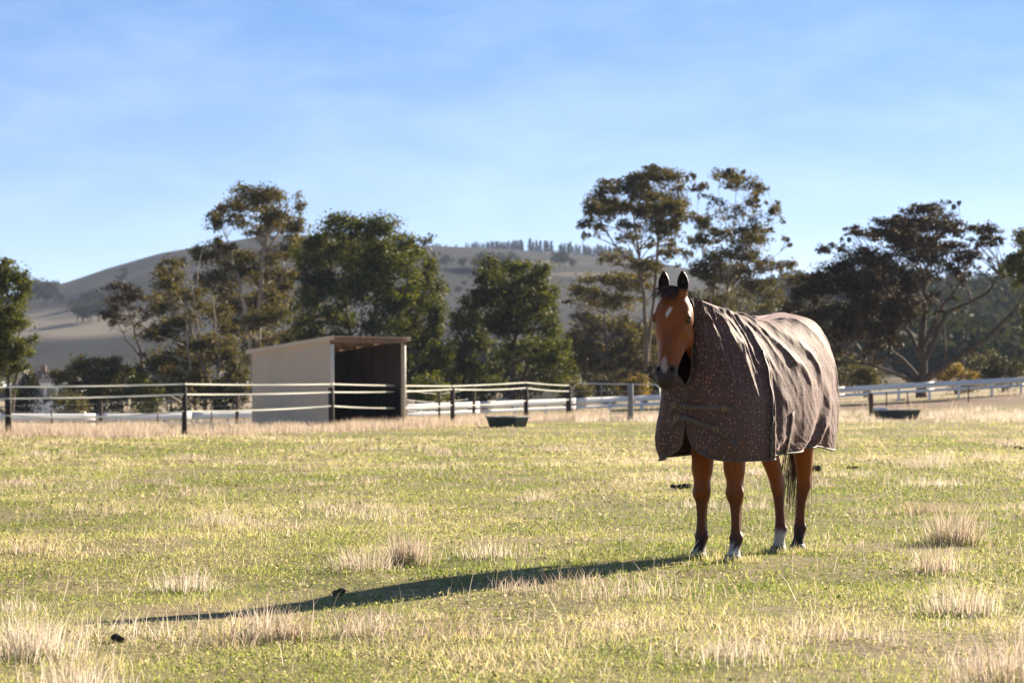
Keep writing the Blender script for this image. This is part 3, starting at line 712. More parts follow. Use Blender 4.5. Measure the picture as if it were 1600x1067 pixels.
# dark kick boards; the brown panels above are added to darken the interior
mb = MB(); mb.box((W_S - .06, L_S / 2, .55), (.03, L_S - .3, 1.06)); mb.build('kick_board', M['board_dark'], shelter)
mb = MB(); mb.box((.06, L_S / 2, .55), (.03, L_S - .3, 1.06)); mb.build('kick_board', M['board_dark'], shelter)
mb = MB(); mb.box((W_S / 2, L_S - .06, .55), (W_S - .2, .03, 1.06)); mb.build('kick_board', M['board_dark'], shelter)
M['shade_brown'] = noise_mat('interior_shade_brown', [(.3, (.075, .056, .046)), (.7, (.12, .092, .075))], 2.5, .85, .1, 30, stretch=(1, 1, .2))  # added panels, dark brown standing in for the shade under the roof
for xa_ in (.055, W_S - .055):
    nb = 4
    for k in range(nb):
        ya, yb = .12 + (L_S - .3) * k / nb, .12 + (L_S - .3) * (k + 1) / nb - .006
        mb = MB(); vs = []
        for xx in (xa_ - .008, xa_ + .008): vs += [(xx, ya, 1.09), (xx, yb, 1.09), (xx, yb, hgt(yb) - .06), (xx, ya, hgt(ya) - .06)]
        mb.add(vs, [(0, 1, 2, 3), (7, 6, 5, 4), (0, 4, 5, 1), (1, 5, 6, 2), (2, 6, 7, 3), (3, 7, 4, 0)]); mb.build('shade_panel', M['shade_brown'], shelter)
for k in range(4):
    xa_, xb_ = .08 + (W_S - .16) * k / 4, .08 + (W_S - .16) * (k + 1) / 4 - .006
    mb = MB(); mb.box(((xa_ + xb_) / 2, L_S - .055, (1.09 + H_B - .07) / 2), (xb_ - xa_, .016, H_B - .07 - 1.09)); mb.build('shade_panel', M['shade_brown'], shelter)
for x in (0.03, W_S - .03):
    mb = MB(); mb.tube([(x, .03, -.2), (x, .03, 1.2), (x, .03, H_F - .19)], [.062, .06, .058], 14); mb.build('front_post', M['cream_post'], shelter, True)
for x in (0.05, W_S - .05):
    mb = MB(); mb.box((x, L_S - .08, H_B / 2 - .05), (.09, .09, H_B - .06)); mb.build('rear_post', M['timber'], shelter)
mb = MB(); mb.box((W_S / 2, .0, H_F - .075), (W_S + .06, .05, .12)); mb.build('front_beam', M['timber'], shelter, bevel=.005)
for k in range(4):
    y = .5 + k * .72; mb = MB(); mb.box((W_S / 2, y, hgt(y) - .06), (W_S - .1, .05, .09)); mb.build('purlin', M['timber'], shelter)
# roof: corrugated sheets running front to back
def roof_sheet(x0, x1):
    n = int((x1 - x0) / .085) * 4; rows = [[], []]
    for i in range(n + 1):
        x = x0 + (x1 - x0) * i / n; o = .018 if (i % 4) in (1, 2) else 0
        rows[0].append((x, -.12, hgt(-.12) + .005 + o)); rows[1].append((x, L_S + .12, hgt(L_S + .12) + .005 + o))
    mb = MB(); k = n + 1; mb.add(rows[0] + rows[1], [(i, i + 1, k + i + 1, k + i) for i in range(n)])
    o = mb.build('roof_sheet', M['sheet'], shelter); md = o.modifiers.new('t', 'SOLIDIFY'); md.thickness = .004
for i in range(4): roof_sheet(-.04 + i * (W_S + .08) / 4, -.04 + (i + 1) * (W_S + .08) / 4 - .004)
for x in (-.075, W_S + .075):   # barge flashing along the slope
    mb = MB()
    y0, y1 = -.14, L_S + .14
    for (za, zb) in ((-.075, .04),):
        vs = [(x - .012, y0, hgt(y0) + za), (x + .012, y0, hgt(y0) + za), (x + .012, y0, hgt(y0) + zb), (x - .012, y0, hgt(y0) + zb),
              (x - .012, y1, hgt(y1) + za), (x + .012, y1, hgt(y1) + za), (x + .012, y1, hgt(y1) + zb), (x - .012, y1, hgt(y1) + zb)]
        mb.add(vs, [(0, 1, 2, 3), (7, 6, 5, 4), (0, 4, 5, 1), (1, 5, 6, 2), (2, 6, 7, 3), (3, 7, 4, 0)])
    mb.build('barge_flashing', M['sheet'], shelter)

# ------------------------------------------------------------------ electric tape fence
M['post_dark'] = noise_mat('dark_post', [(.3, (.020, .017, .015)), (.7, (.06, .05, .042))], 6, .9, .4, 40, stretch=(1, 1, .2))
M['post_brown'] = noise_mat('brown_post', [(.3, (.07, .045, .032)), (.7, (.16, .11, .08))], 6, .9, .4, 40, stretch=(1, 1, .2))
M['post_grey'] = noise_mat('grey_post', [(.3, (.20, .19, .19)), (.7, (.34, .33, .33))], 4, .85, .3, 40, stretch=(1, 1, .2))
M['tape'] = plain('white_tape', (.85, .83, .70), .6, .3, .05, 30)
_nt = M['tape'].node_tree; _b = _nt.nodes['Principled BSDF']; _o = _nt.nodes['Material Output']; _t = N(_nt, 'ShaderNodeBsdfTranslucent'); _t.inputs[0].default_value = (.9, .87, .7, 1); _m = N(_nt, 'ShaderNodeMixShader'); _m.inputs[0].default_value = .5
_nt.links.new(_b.outputs[0], _m.inputs[1]); _nt.links.new(_t.outputs[0], _m.inputs[2]); _nt.links.new(_m.outputs[0], _o.inputs[0])
M['steel'] = plain('galvanised_steel', (.42, .42, .42), .45, .5, .1, 6, metallic=.6)
M['rail_white'] = plain('white_rail_paint', (.78, .78, .80), .45, .4, .05, 2)
M['plastic_black'] = plain('black_plastic', (.02, .02, .02), .5, .4, .2, 10)
# (px, bottom py, [tape py top, mid, low], width px)
TF = [(-140, 688, [606, 630, 654], 11), (13, 683, [604.5, 622.5, 649], 10), (288, 678, [600, 616, 642.5], 8), (518, 671, [600, 612.5, 634], 9),
      (707, 661, [603, 608, 633], 7), (822, 651, [597.5, 606, 626], 7), (889, 643, [602, 611, 624], 9)]
tf = empty('tape_fence', (0, 70, 0)); tag(tf, 'electric tape fence with dark posts and three white tapes across the paddock', 'fence')
TFY = [63.5, 64.5, 68.2, 76.0, 87.0, 104.0, 118.0]
anchors = []
def tfp(p): return (p[0], p[1] - 70, p[2])
for (px, pb, tp, wpx), Y in zip(TF, TFY):
    s = F_PX / Y; b = gp(px, Y); top = P(px, 605 if px < 850 else 602, Y).z
    w = wpx / s / 2
    mb = MB(); c = Vector((b.x, b.y, 0)); lean = random.uniform(-.015, .015)
    mb.tube([tfp((b.x, b.y, b.z - .2)), tfp((b.x + lean * .5, b.y, (b.z + top) / 2)), tfp((b.x + lean, b.y, top))], [w * 1.03, w, w * .96], 10)
    po = mb.build('post', M['post_dark'], tf, True)
    pts = [Vector((b.x, b.y - w - .03, P(px, y, Y).z)) for y in tp]
    anchors.append(pts)
    for p in pts:
        m2 = MB(); m2.tube([tfp((p.x, p.y + .05, p.z)), tfp((p.x, p.y, p.z))], .022, 8); m2.build('insulator', M['plastic_black'], po)
for k in range(3):
    for a, b in zip(anchors[:-1], anchors[1:]):
        mb = MB(); n = 14; p0, p1 = a[k], b[k]; sag = (.02, .03, .06)[k] * random.uniform(.6, 1.3); vs = []; w = .021
        for i in range(n + 1):
            t = i / n; p = p0.lerp(p1, t); z = p.z - sag * 4 * t * (1 - t); tw = .5 * math.sin(t * 9 + k)
            vs.append(tfp((p.x, p.y + w * math.sin(tw), z + w * math.cos(tw)))); vs.append(tfp((p.x, p.y - w * math.sin(tw), z - w * math.cos(tw))))
        mb.add(vs, [(2 * i, 2 * i + 1, 2 * i + 3, 2 * i + 2) for i in range(n)])
        mb.build('tape', M['tape'], tf)

# old wire fence with brown posts behind
wf = empty('wire_fence', (0, 95, 0)); tag(wf, 'old plain wire fence with short brown posts behind the tape fence', 'fence')
WF = [(-60, 86, 632, .045), (157, 90, 628, .055), (370, 93, 617, .06), (632, 97, 604, .08), (686, 99, 612, .04), (740, 101, 602, .06)]
prev = None
for px, Y, ty, w in WF:
    b = gp(px, Y); top = P(px, ty, Y).z
    mb = MB(); mb.tube([(b.x, b.y - 95, b.z - .2), (b.x + .02, b.y - 95, top)], [w * 1.1, w], 8); mb.build('post', M['post_brown'], wf, True)
    if prev:
        for k in (.35, .65, .92):
            mb = MB(); a = Vector((prev[0].x, prev[0].y - 95, prev[0].z + (prev[1] - prev[0].z) * k)); c = Vector((b.x, b.y - 95, b.z + (top - b.z) * k))
            mb.tube([a, a.lerp(c, .5) - Vector((0, 0, .02)), c], .0035, 5); mb.build('wire', M['steel'], wf)
    prev = (b, top)

# ------------------------------------------------------------------ white rail fence
rf = empty('rail_fence', (0, 130, 0)); tag(rf, 'low white two rail fence running along the far side of the paddock', 'fence')
RP = [(-160, 100, 648), (0, 105, 646), (200, 110, 646.5), (390, 115, 643), (640, 122, 631.5), (880, 132, 623), (1030, 138, 616.5), (1160, 142, 611), (1300, 145, 605.5), (1450, 148, 597), (1600, 150, 589), (1760, 152, 580)]
rpx = np.array([p[0] for p in RP], float)
def rail_pt(px): return P(px, float(np.interp(px, rpx, [p[2] for p in RP])), float(np.interp(px, rpx, [p[1] for p in RP])))
def board(px0, px1, drop, hgt_, th, name):
    mb = MB(); vs = []; n = 8
    for i in range(n + 1):
        p = rail_pt(px0 + (px1 - px0) * i / n); r = hgt_ / 2
        prof = [(-th / 2, -r * .8), (-th / 2, r * .8), (-th * .25, r), (th * .25, r), (th / 2, r * .8), (th / 2, -r * .8), (th * .25, -r), (-th * .25, -r)]
        vs.append([(p.x, p.y + a - 130, p.z - drop - r + b) for a, b in prof])
    mb.loft(vs); return mb.build(name, M['rail_white'], rf, True)
px = -150.0; k = 0
RAILX = [-150, 0, 150, 300, 450, 600, 750, 900, 1040, 1180, 1320, 1460, 1600, 1740]
for a, b in zip(RAILX[:-1], RAILX[1:]):
    big = .27
    board(a, b - .4, 0, big, .09, 'rail'); board(a, b - .4, .36, .15, .06, 'rail')
rng_r = np.random.default_rng(3)
px = -140.0
while px < 1745:
    p = rail_pt(px); z0 = float(TZ(p.x, p.y)); dark = rng_r.random() < .35
    mb = MB(); w = .13 if not dark else .10
    mb.box((p.x, p.y - 130 + .10, (p.z - .03 + z0 - .2) / 2), (w, .1, p.z - .03 - z0 + .2), rz=.1)
    mb.build('post', M['post_grey'] if dark else M['rail_white'], rf, bevel=.01)
    px += 50 + rng_r.normal() * 2

# ------------------------------------------------------------------ gate
gt = empty('paddock_gate', (0, 112, 0)); tag(gt, 'thin steel tube gate with wire mesh hung between dark corner post and grey post', 'gate')
g0 = P(895, 640, 116); g1 = P(1031, 650, 102)
def gpt(t, y):
    Y = 116 + (102 - 116) * t; return P(895 + 136 * t, y, Y) - Vector((0, 112, 0))
topl = [gpt(t, 599 + 2 * t + (3 if t == 0 else 0)) for t in (0, .05, .35, .7, .95)] + [gpt(1, 606)]
mb = MB(); mb.tube([gpt(0, 655)] + [gpt(0, 606)] + topl[1:] + [gpt(1, 655)], .024, 8); mb.build('gate_frame', M['steel'], gt, True)
mb = MB(); mb.tube([gpt(0, 655), gpt(.8, 664), gpt(1, 655)], .022, 8); mb.build('bottom_rail', M['post_brown'], gt, True)
for t in (.33, .66):
    mb = MB(); mb.tube([gpt(t, 600.5), gpt(t, 657)], .012, 6); mb.build('upright', M['steel'], gt)
for y in (611, 623, 635, 646):
    mb = MB(); mb.tube([gpt(0, y), gpt(1, y)], .005, 5); mb.build('mesh_wire', M['steel'], gt)
def lone_post(px, Y, ty, w, mat, label, name='fence_post'):
    b = gp(px, Y); top = P(px, ty, Y).z - b.z
    mb = MB(); mb.tube([(0, 0, -.2), (.01, 0, top * .5), (0.0, 0, top - .02), (0, 0, top)], [w * 1.04, w, w * .98, w * .85], 12)
    o = mb.build(name, mat, None, True); o.location = b; tag(o, label, 'post')
lone_post(985, 98, 600, .10, M['post_grey'], 'pale grey round post at the gate, left of the horse chest')
lone_post(1361, 100, 614, .085, M['post_brown'], 'short brown post beside the trough right of the horse')
for px, Y, ty, lab in ((1385, 128, 612, 'thin steel picket left of the spreading tree trunk in front of the rail'), (1418, 128, 612, 'brown picket just left of the spreading tree trunk'), (1513, 128, 604, 'thin picket right of the spreading tree trunk in front of the rail')):
    lone_post(px, Y, ty, .03, M['post_brown'], lab, 'picket')
for px, Y, ty, lab in ((80, 92, 642, 'thin picket between the first and second tape fence posts at left'), (246, 94, 634, 'thin picket just left of the second tape fence post'), (330, 94, 632, 'thin picket between the second tape fence post and the shelter')):
    lone_post(px, Y, ty, .022, M['post_brown'], lab, 'picket')

# ------------------------------------------------------------------ troughs
M['trough'] = plain('dark_green_steel', (.030, .042, .038), .45, .5, .2, 4)
M['trough_rim'] = plain('worn_trough_rim', (.34, .36, .35), .5, .5, .2, 8)
def trough(name, label, px, Y, L, W, H, rz, float_box):
    b = gp(px, Y); t = empty(name, b, rz); tag(t, label, 'trough')
    ins = .05
    def ring(l, w, z): return [(-l / 2, -w / 2, z), (l / 2, -w / 2, z), (l / 2, w / 2, z), (-l / 2, w / 2, z)]
    mb = MB(); rings = [ring(L * .88, W * .8, .03), ring(L, W, H), ring(L - ins, W - ins, H), ring(L * .84, W * .74, .07)]
    mb.loft(rings); mb.build('tub', M['trough'], t, bevel=.012)
    mb = MB()
    for (c, d) in (((0, -W / 2, H), (L + .05, .05, .035)), ((0, W / 2, H), (L + .05, .05, .035)), ((-L / 2, 0, H), (.05, W - .06, .035)), ((L / 2, 0, H), (.05, W - .06, .035))): mb.box(c, d)
    mb.build('rim', M['trough_rim'], t, bevel=.008)
    for sx in (-1, 1):
        mb = MB(); mb.box((sx * L * .38, 0, .0), (.06, W * .78, .10)); mb.build('foot', M['trough_rim'], t)
    if float_box:
        mb = MB(); mb.box((-L * .38, 0, H + .05), (L * .2, W * .9, .09)); mb.build('float_cover', M['rail_white'], t, bevel=.02)
    mb = MB(); mb.add([(-L * .46, -W * .44, H - .1), (L * .46, -W * .44, H - .1), (L * .46, W * .44, H - .1), (-L * .46, W * .44, H - .1)], [(0, 1, 2, 3)])
    m, nt, bb = new_mat('trough_water'); bb.inputs['Base Color'].default_value = (.01, .015, .015, 1); bb.inputs['Roughness'].default_value = .05
    n = N(nt, 'ShaderNodeTexNoise', Scale=6); bp = N(nt, 'ShaderNodeBump', Strength=.05); nt.links.new(n.outputs[0], bp.inputs['Height']); nt.links.new(bp.outputs[0], bb.inputs['Normal'])
    mb.build('water', m, t)
trough('water_trough', 'dark rectangular water trough in dry grass left of the corner post', 793, 79, 1.05, .62, .30, R(-38), False)
trough('water_trough', 'long dark trough with white float cover right of the horse', 1401, 93, 1.45, .55, .32, R(14), True)

# ------------------------------------------------------------------ house and shed far left
M['house_white'] = plain('white_weatherboard', (.74, .72, .68), .7, .3, .05, 1)
M['roof_grey'] = plain('grey_brown_roof', (.17, .13, .11), .7, .3, .2, 2)
M['brick_red'] = plain('brick_chimney', (.22, .15, .11), .9, .1, .2, 3)
M['glass'] = plain('window_glass', (.03, .035, .04), .1, .6, .2, 2)
HYd = 330.0
hb = gp(80, HYd); house = empty('farm_house', hb); tag(house, 'white farm house with grey brown gabled roof far behind the fence at left', 'house')
def hz(py): return P(80, py, HYd).z - hb.z
s_h = F_PX / HYd
x0, x1 = (22 - 80) / s_h, (118 - 80) / s_h
eave = hz(599); peak = hz(576)
mb = MB(); mb.box(((x0 + x1) / 2, 4, eave / 2 - .3), (x1 - x0, 8, eave + .6)); mb.build('wall', M['house_white'], house)
def prism(mb, pts, y0, y1):
    vs = [(x, y0, z) for x, z in pts] + [(x, y1, z) for x, z in pts]; n = len(pts)
    mb.add(vs, [tuple(range(n)), tuple(range(2 * n - 1, n - 1, -1))] + [(i, n + i, n + (i + 1) % n, (i + 1) % n) for i in range(n)])
mb = MB(); vs = [(x0 - .4, -.4, eave), (x1 + .4, -.4, eave), (x1 + .4, 8.4, eave), (x0 - .4, 8.4, eave), (x0 + .6, 4, peak), (x1 - .6, 4, peak)]
mb.add(vs, [(0, 1, 5, 4), (1, 2, 5), (2, 3, 4, 5), (3, 0, 4), (3, 2, 1, 0)]); roof = mb.build('roof', M['roof_grey'], house)
gx0, gx1 = (24 - 80) / s_h, (48 - 80) / s_h
mb = MB(); prism(mb, [(gx0, -.3), (gx1, -.3), (gx1, eave + .05), ((gx0 + gx1) / 2, peak - .1), (gx0, eave + .05)], -1.2, 3.5); mb.build('gable', M['house_white'], house)
mb = MB(); mid = (gx0 + gx1) / 2
for sx, xe in ((-1, gx0 - .25), (1, gx1 + .25)):
    vs = [(xe, -1.5, eave - .02), (mid, -1.5, peak), (mid, 4, peak), (xe, 4, eave - .02), (xe, -1.5, eave + .12), (mid, -1.5, peak + .14), (mid, 4, peak + .14), (xe, 4, eave + .12)]
    mb.add(vs, [(0, 1, 2, 3), (7, 6, 5, 4), (0, 4, 5, 1), (1, 5, 6, 2), (2, 6, 7, 3), (3, 7, 4, 0)])
mb.build('gable_roof', M['roof_grey'], house)
mb = MB(); mb.box(((61 - 80) / s_h, 3.2, peak - .3), (.6, .6, 1.5)); mb.build('chimney', M['brick_red'], house)
mb = MB(); mb.box(((x0 + x1) / 2 + 1, -.55, eave - .12), (x1 - x0 - 1.5, .18, .32)); mb.build('gutter', M['house_white'], house)
for px_ in (62, 80, 98):
    mb = MB(); mb.box(((px_ - 80) / s_h, -.03, eave - 1.0), (1.2, .1, 1.1)); w_ = mb.build('window', M['house_white'], house)
    mb = MB(); mb.box(((px_ - 80) / s_h, -.09, eave - 1.0), (1.0, .04, .9)); mb.build('pane', M['glass'], w_)
M['shed_blue'] = plain('blue_grey_steel', (.13, .15, .18), .5, .4, .1, 2)
def panel_fence(label, px0, px1, Y, ty, by, n):
    b = gp((px0 + px1) / 2, Y); o = empty('steel_fence', b); tag(o, label, 'fence')
    z1 = P(0, ty, Y).z - b.z; z0 = P(0, by, Y).z - b.z; s = F_PX / Y
    for i in range(n):
        a = (px0 + (px1 - px0) * i / n - (px0 + px1) / 2) / s; c = (px0 + (px1 - px0) * (i + 1) / n - (px0 + px1) / 2) / s
        mb = MB(); m_ = 16; rows = [[], []]
        for k in range(m_ + 1):
            x = a + (c - a - .03) * k / m_; y = .04 if k % 4 in (1, 2) else 0
            rows[0].append((x, y, z0)); rows[1].append((x, y, z1))
        mb.add(rows[0] + rows[1], [(k, k + 1, m_ + 2 + k, m_ + 1 + k) for k in range(m_)])
        q_ = mb.build('panel', M['shed_blue'], o); md = q_.modifiers.new('t', 'SOLIDIFY'); md.thickness = .01
        mb = MB(); mb.box((a, 0, (z0 + z1) / 2), (.08, .1, z1 - z0 + .06)); mb.build('post', M['shed_blue'], o)
panel_fence('blue grey steel panel fence in front of the white house', 18, 66, 260, 606, 622, 4)
panel_fence('short blue grey steel fence right of the olive yellow tree', 180, 206, 250, 600, 616, 2)

# ------------------------------------------------------------------ horse
HO = Vector((1.6, 19.1, 0))
FW = Vector((-.465, -.885, 0)).normalized()
HO.z = float(TZ(HO.x, HO.y)) - .008
horse = empty('horse', HO, math.atan2(FW.y, FW.x))   # local x forward, y to the horse's left, z up
tag(horse, 'bay horse in a dotted brown rug standing in the paddock, facing the camera', 'horse')

def ell(c, ax, ay, u, v, n=20, p=2.0, fn=None):
    out_ = []
    for k in range(n):
        t = 2 * math.pi * k / n; ct, st = math.cos(t), math.sin(t)
        a = math.copysign(abs(ct) ** (2 / p), ct); b = math.copysign(abs(st) ** (2 / p), st)
        out_.append(Vector(c) + Vector(u) * (ax * a) + Vector(v) * (ay * b))
    return out_
hb_ = MB()
Xa, Ya, Za = Vector((1, 0, 0)), Vector((0, 1, 0)), Vector((0, 0, 1))
# trunk (x, centre z, half height, half width)
hb_.loft([ell((x, 0, z), w, h, Ya, Za, 24) for x, z, h, w in [
    (-.87, 1.30, .06, .05), (-.84, 1.30, .16, .13), (-.74, 1.29, .26, .22), (-.55, 1.28, .315, .26), (-.3, 1.245, .32, .27), (-.05, 1.19, .335, .28),
    (.2, 1.18, .345, .275), (.38, 1.21, .36, .245), (.54, 1.20, .30, .225), (.66, 1.17, .22, .18), (.73, 1.15, .12, .11), (.75, 1.15, .05, .05)]])
# neck
nd = Vector((.62, 0, .36)).normalized(); nn = nd.cross(Ya) * -1
hb_.loft([ell(c, w, h, Ya, Vector((-.5, 0, .866)) if i > 0 else Vector((-.2, 0, .98)), 20) for i, (c, h, w) in enumerate([
    ((.36, 0, 1.26), .30, .18), ((.52, -.005, 1.34), .265, .15), ((.68, -.02, 1.43), .205, .108), ((.82, -.04, 1.51), .165, .080), ((.94, -.062, 1.585), .142, .066), ((1.04, -.068, 1.635), .125, .066)])])
# head
POLL = Vector((1.10, -.078, 1.756))
hh = Vector((.99, .125, 0)).normalized(); hl = Vector((-hh.y, hh.x, 0))
HT = R(17)
hax = hh * math.sin(HT) - Za * math.cos(HT); hn = hh * math.cos(HT) + Za * math.sin(HT)
def HP(t, y, d): return POLL + hax * t + hl * y + hn * d
HS = [(-.03, -.075, .07, .040), (-.012, -.04, .125, .066), (.02, -.012, .175, .082), (.07, .006, .212, .106), (.12, .018, .235, .116), (.17, .016, .25, .119), (.22, .008, .262, .111), (.28, .001, .255, .100),
      (.34, -.002, .222, .087), (.40, -.002, .182, .076), (.46, 0, .152, .070), (.505, .004, .138, .072), (.545, .004, .130, .075), (.58, -.004, .120, .070), (.608, -.018, .098, .058), (.628, -.036, .066, .040), (.637, -.05, .03, .02)]
HS = [(t, f, d, w * (1.10 - .13 * float(sstep(.40, .50, t)))) for t, f, d, w in HS]
rings = []
for t, f, d, w in HS:
    r_ = []
    for k in range(28):
        a = 2 * math.pi * k / 28; ca, sa = math.cos(a), math.sin(a)
        q_ = .5 - .5 * math.copysign(abs(sa) ** .85, sa)          # 0 front .. 1 jaw
        nas = float(sstep(.25, .42, t)) * float(sstep(.56, .50, t))
        wy = w * math.copysign(abs(ca) ** (.8 - .3 * nas), ca)
        if q_ < .5: wy *= 1 - (.10 + .30 * nas) * (1 - q_ / .5)
        else: wy *= 1 - (.30 + .10 * nas) * ((q_ - .5) / .5)
        r_.append(HP(t, wy, f - d * q_))
    rings.append(r_)
hb_.loft(rings)
def blob(c, r, n=10):
    hb_.loft([ell(Vector(c) + Za * (r[2] * math.cos(math.pi * (i + .5) / n)), r[0] * math.sin(math.pi * (i + .5) / n), r[1] * math.sin(math.pi * (i + .5) / n), hh, hl, 14) for i in range(n)])
for sy in (-1, 1):
    blob(HP(.160, sy * .108, -.046), (.036, .024, .028))       # brow and orbit
    blob(HP(.245, sy * .092, -.155), (.075, .030, .085))       # cheek
    blob(HP(.53, sy * .051, -.024), (.028, .018, .034))        # nostril wing
    blob(HP(.0, sy * .05, -.05), (.05, .035, .05))
# ears
EARS = []
for sy in (-1, 1):
    b0 = HP(-.005, sy * .060, -.045); up = (Za * 1.0 + hl * (sy * .10) + hh * .10).normalized()
    fwd = (hh * .95 + hl * (sy * .10)); fwd = (fwd - up * fwd.dot(up)).normalized(); lat = up.cross(fwd)
    EL = .142; rr_ = []
    for z, r0, op in [(-.03, .026, 0), (.0, .030, 0), (.027, .037, .45), (.054, .040, .7), (.081, .037, .75), (.106, .029, .6), (.126, .018, .1), (EL, .006, .1)]:
        c = b0 + up * z - hl * (sy * .10 * (z ** 2) * 6)
        ring = []
        for k in range(13):
            ph = R(-118 + 236 * k / 12); ring.append(c + lat * (r0 * math.sin(ph)) - fwd * (r0 * .85 * math.cos(ph)))
        for k in range(12, -1, -1):
            ph = R(-112 + 224 * k / 12); ri = r0 * (1 - .30 * (1 if op else 0)) if op else r0 * .5
            th_ = max(.009, r0 * .34)
            ri = r0 - th_
            cc_ = c + (fwd * (r0 * (1 - op) * .8) if op < .5 else Vector((0, 0, 0)))
            ring.append(cc_ + lat * (ri * math.sin(ph)) - fwd * (ri * .85 * math.cos(ph) * (1 if op >= .45 else -.6)))
        rr_.append(ring)
    hb_.loft(rr_); EARS.append((b0, up, fwd, lat))
# legs
def leg(rows, n=18):
    hb_.loft([ell((x, y, z), rx, ry, Xa, Ya, n) for x, y, z, rx, ry in rows])
FEET = {'RF': (.51, -.15), 'LF': (.645, .155), 'RH': (-.43, .03), 'LH': (-.73, .05)}
for nm, sy, kx in (('RF', -1, .50), ('LF', 1, .60)):
    fx, fy = FEET[nm]
    def lx(z, off=0): return fx - .045 + off + (kx - fx + .03) * max(0, (z - .45)) * .9
    def ly(z): return fy + (sy * .135 - fy) * float(sstep(.2, .95, z))
    leg([(lx(1.08, -.03), ly(1.0), 1.08, .15, .09), (lx(.95), ly(.95), .95, .135, .09), (lx(.82), ly(.82), .82, .112, .084), (lx(.72), ly(.72), .72, .096, .077), (lx(.62), ly(.62), .62, .080, .066), (lx(.54), ly(.54), .54, .064, .056),
         (lx(.49, .004), ly(.49), .49, .061, .056), (lx(.455, .009), ly(.455), .455, .063, .059), (lx(.42, .006), ly(.42), .42, .058, .055), (lx(.385, -.002), ly(.385), .385, .047, .043), (lx(.32, -.004), ly(.32), .32, .043, .035), (lx(.25, -.004), ly(.25), .25, .042, .034), (lx(.195, -.004), ly(.195), .195, .046, .038),
         (lx(.16, -.004), ly(.16), .16, .051, .044), (lx(.13, .004), ly(.13), .13, .046, .041), (fx - .018, fy, .095, .040, .037), (fx - .002, fy, .068, .046, .043), (fx + .006, fy, .05, .053, .050), (fx + .008, fy, .035, .05, .047)])
for nm, sy in (('RH', -1), ('LH', 1)):
    fx, fy = FEET[nm]; hip = -.56
    def ly(z): return fy + ((.13 if sy > 0 else -.06) - fy) * float(sstep(.15, 1.0, z))
    leg([(hip - .02, sy * .13, 1.15, .22, .11), (hip + .02 + (fx + .57) * .3, ly(.98), .98, .19, .11), (fx + .09, ly(.86), .86, .145, .095), (fx + .065, ly(.76), .76, .112, .078), (fx + .035, ly(.67), .67, .088, .064), (fx + .0, ly(.59), .59, .074, .053), (fx - .03, ly(.53), .53, .070, .049),
         (fx - .045, ly(.485), .485, .068, .048), (fx - .042, ly(.44), .44, .058, .045), (fx - .04, ly(.38), .38, .047, .037), (fx - .038, ly(.30), .30, .043, .034), (fx - .036, ly(.22), .22, .043, .036), (fx - .034, ly(.17), .17, .050, .043), (fx - .026, fy, .135, .046, .040), (fx - .012, fy, .098, .040, .037), (fx, fy, .068, .046, .043), (fx + .006, fy, .05, .053, .05), (fx + .008, fy, .035, .05, .047)])
tmp = bpy.data.objects.new('tmp', hb_.mesh('tmp')); COL.objects.link(tmp)
md = tmp.modifiers.new('r', 'REMESH'); md.mode = 'VOXEL'; md.voxel_size = .0082
md = tmp.modifiers.new('s', 'SMOOTH'); md.factor = .5; md.iterations = 5
dg = bpy.context.evaluated_depsgraph_get(); dg.update()
me = bpy.data.meshes.new_from_object(tmp.evaluated_get(dg)); bpy.data.objects.remove(tmp)
nv = len(me.vertices); co = np.empty(nv * 3, np.float32); me.vertices.foreach_get('co', co); co = co.reshape(-1, 3).astype(float)
no = np.empty(nv * 3, np.float32); me.vertices.foreach_get('normal', no); no = no.reshape(-1, 3).astype(float)
vA = lambda v: np.array(v)
rel = co - vA(POLL); ht = rel @ vA(hax); hy_ = rel @ vA(hl); hd = rel @ vA(hn)
is_head = (co[:, 0] > .90) & (ht > -.02) & (hd > -.33)
# sculpting pushes
def push(c, r, amt, aniso=None):
    d = co - vA(c); w = np.exp(-np.sum((d / r) ** 2, 1)); co[:] -= no * (amt * w)[:, None]
for sy in (-1, 1):
    for k in range(5):   # comma shaped nostril
        push(HP(.508 + .011 * k, sy * (.045 + .005 * math.sin(k)), -.004 - .006 * k), .014, .014)
    push(HP(.115, sy * .074, -.012), .020, .011)     # hollow above the eye
    push(HP(.31, sy * .075, -.06), .035, .008)
    push(HP(.36, sy * .05, -.03), .03, .004)
    push(HP(.29, sy * .080, -.035), .012, -.005); push(HP(.25, sy * .088, -.04), .014, -.005)   # facial crest
    for k in range(6): push(HP(.585 - .008 * k, sy * (.012 + .011 * k), -.055 - .010 * k + .004 * k), .008, .006)   # mouth line
push(HP(.588, 0, -.05), .009, .006)
# leg tendon grooves and bony relief
for nm in FEET:
    fx, fy = FEET[nm]
    for sy in (-1, 1):
        for z in np.linspace(.21, .37, 7): push((fx - .055, fy + sy * .036, z), .016, .010)
        push((fx - .03 if nm[1] == 'F' else fx - .05, fy + sy * .055, .455), .026, -.007)
        push((fx - .04, fy + sy * .045, .165), .024, -.006)
        push((fx - .02, fy + sy * .05, .60), .05, -.008); push((fx - .05, fy + sy * .06, .53), .03, .006)
    push((fx + .02, fy, .46), .03, -.007); push((fx + .01, fy, .40), .025, .005); push((fx - .085, fy, .16), .022, -.010)
me.vertices.foreach_set('co', co.astype(np.float32).ravel())
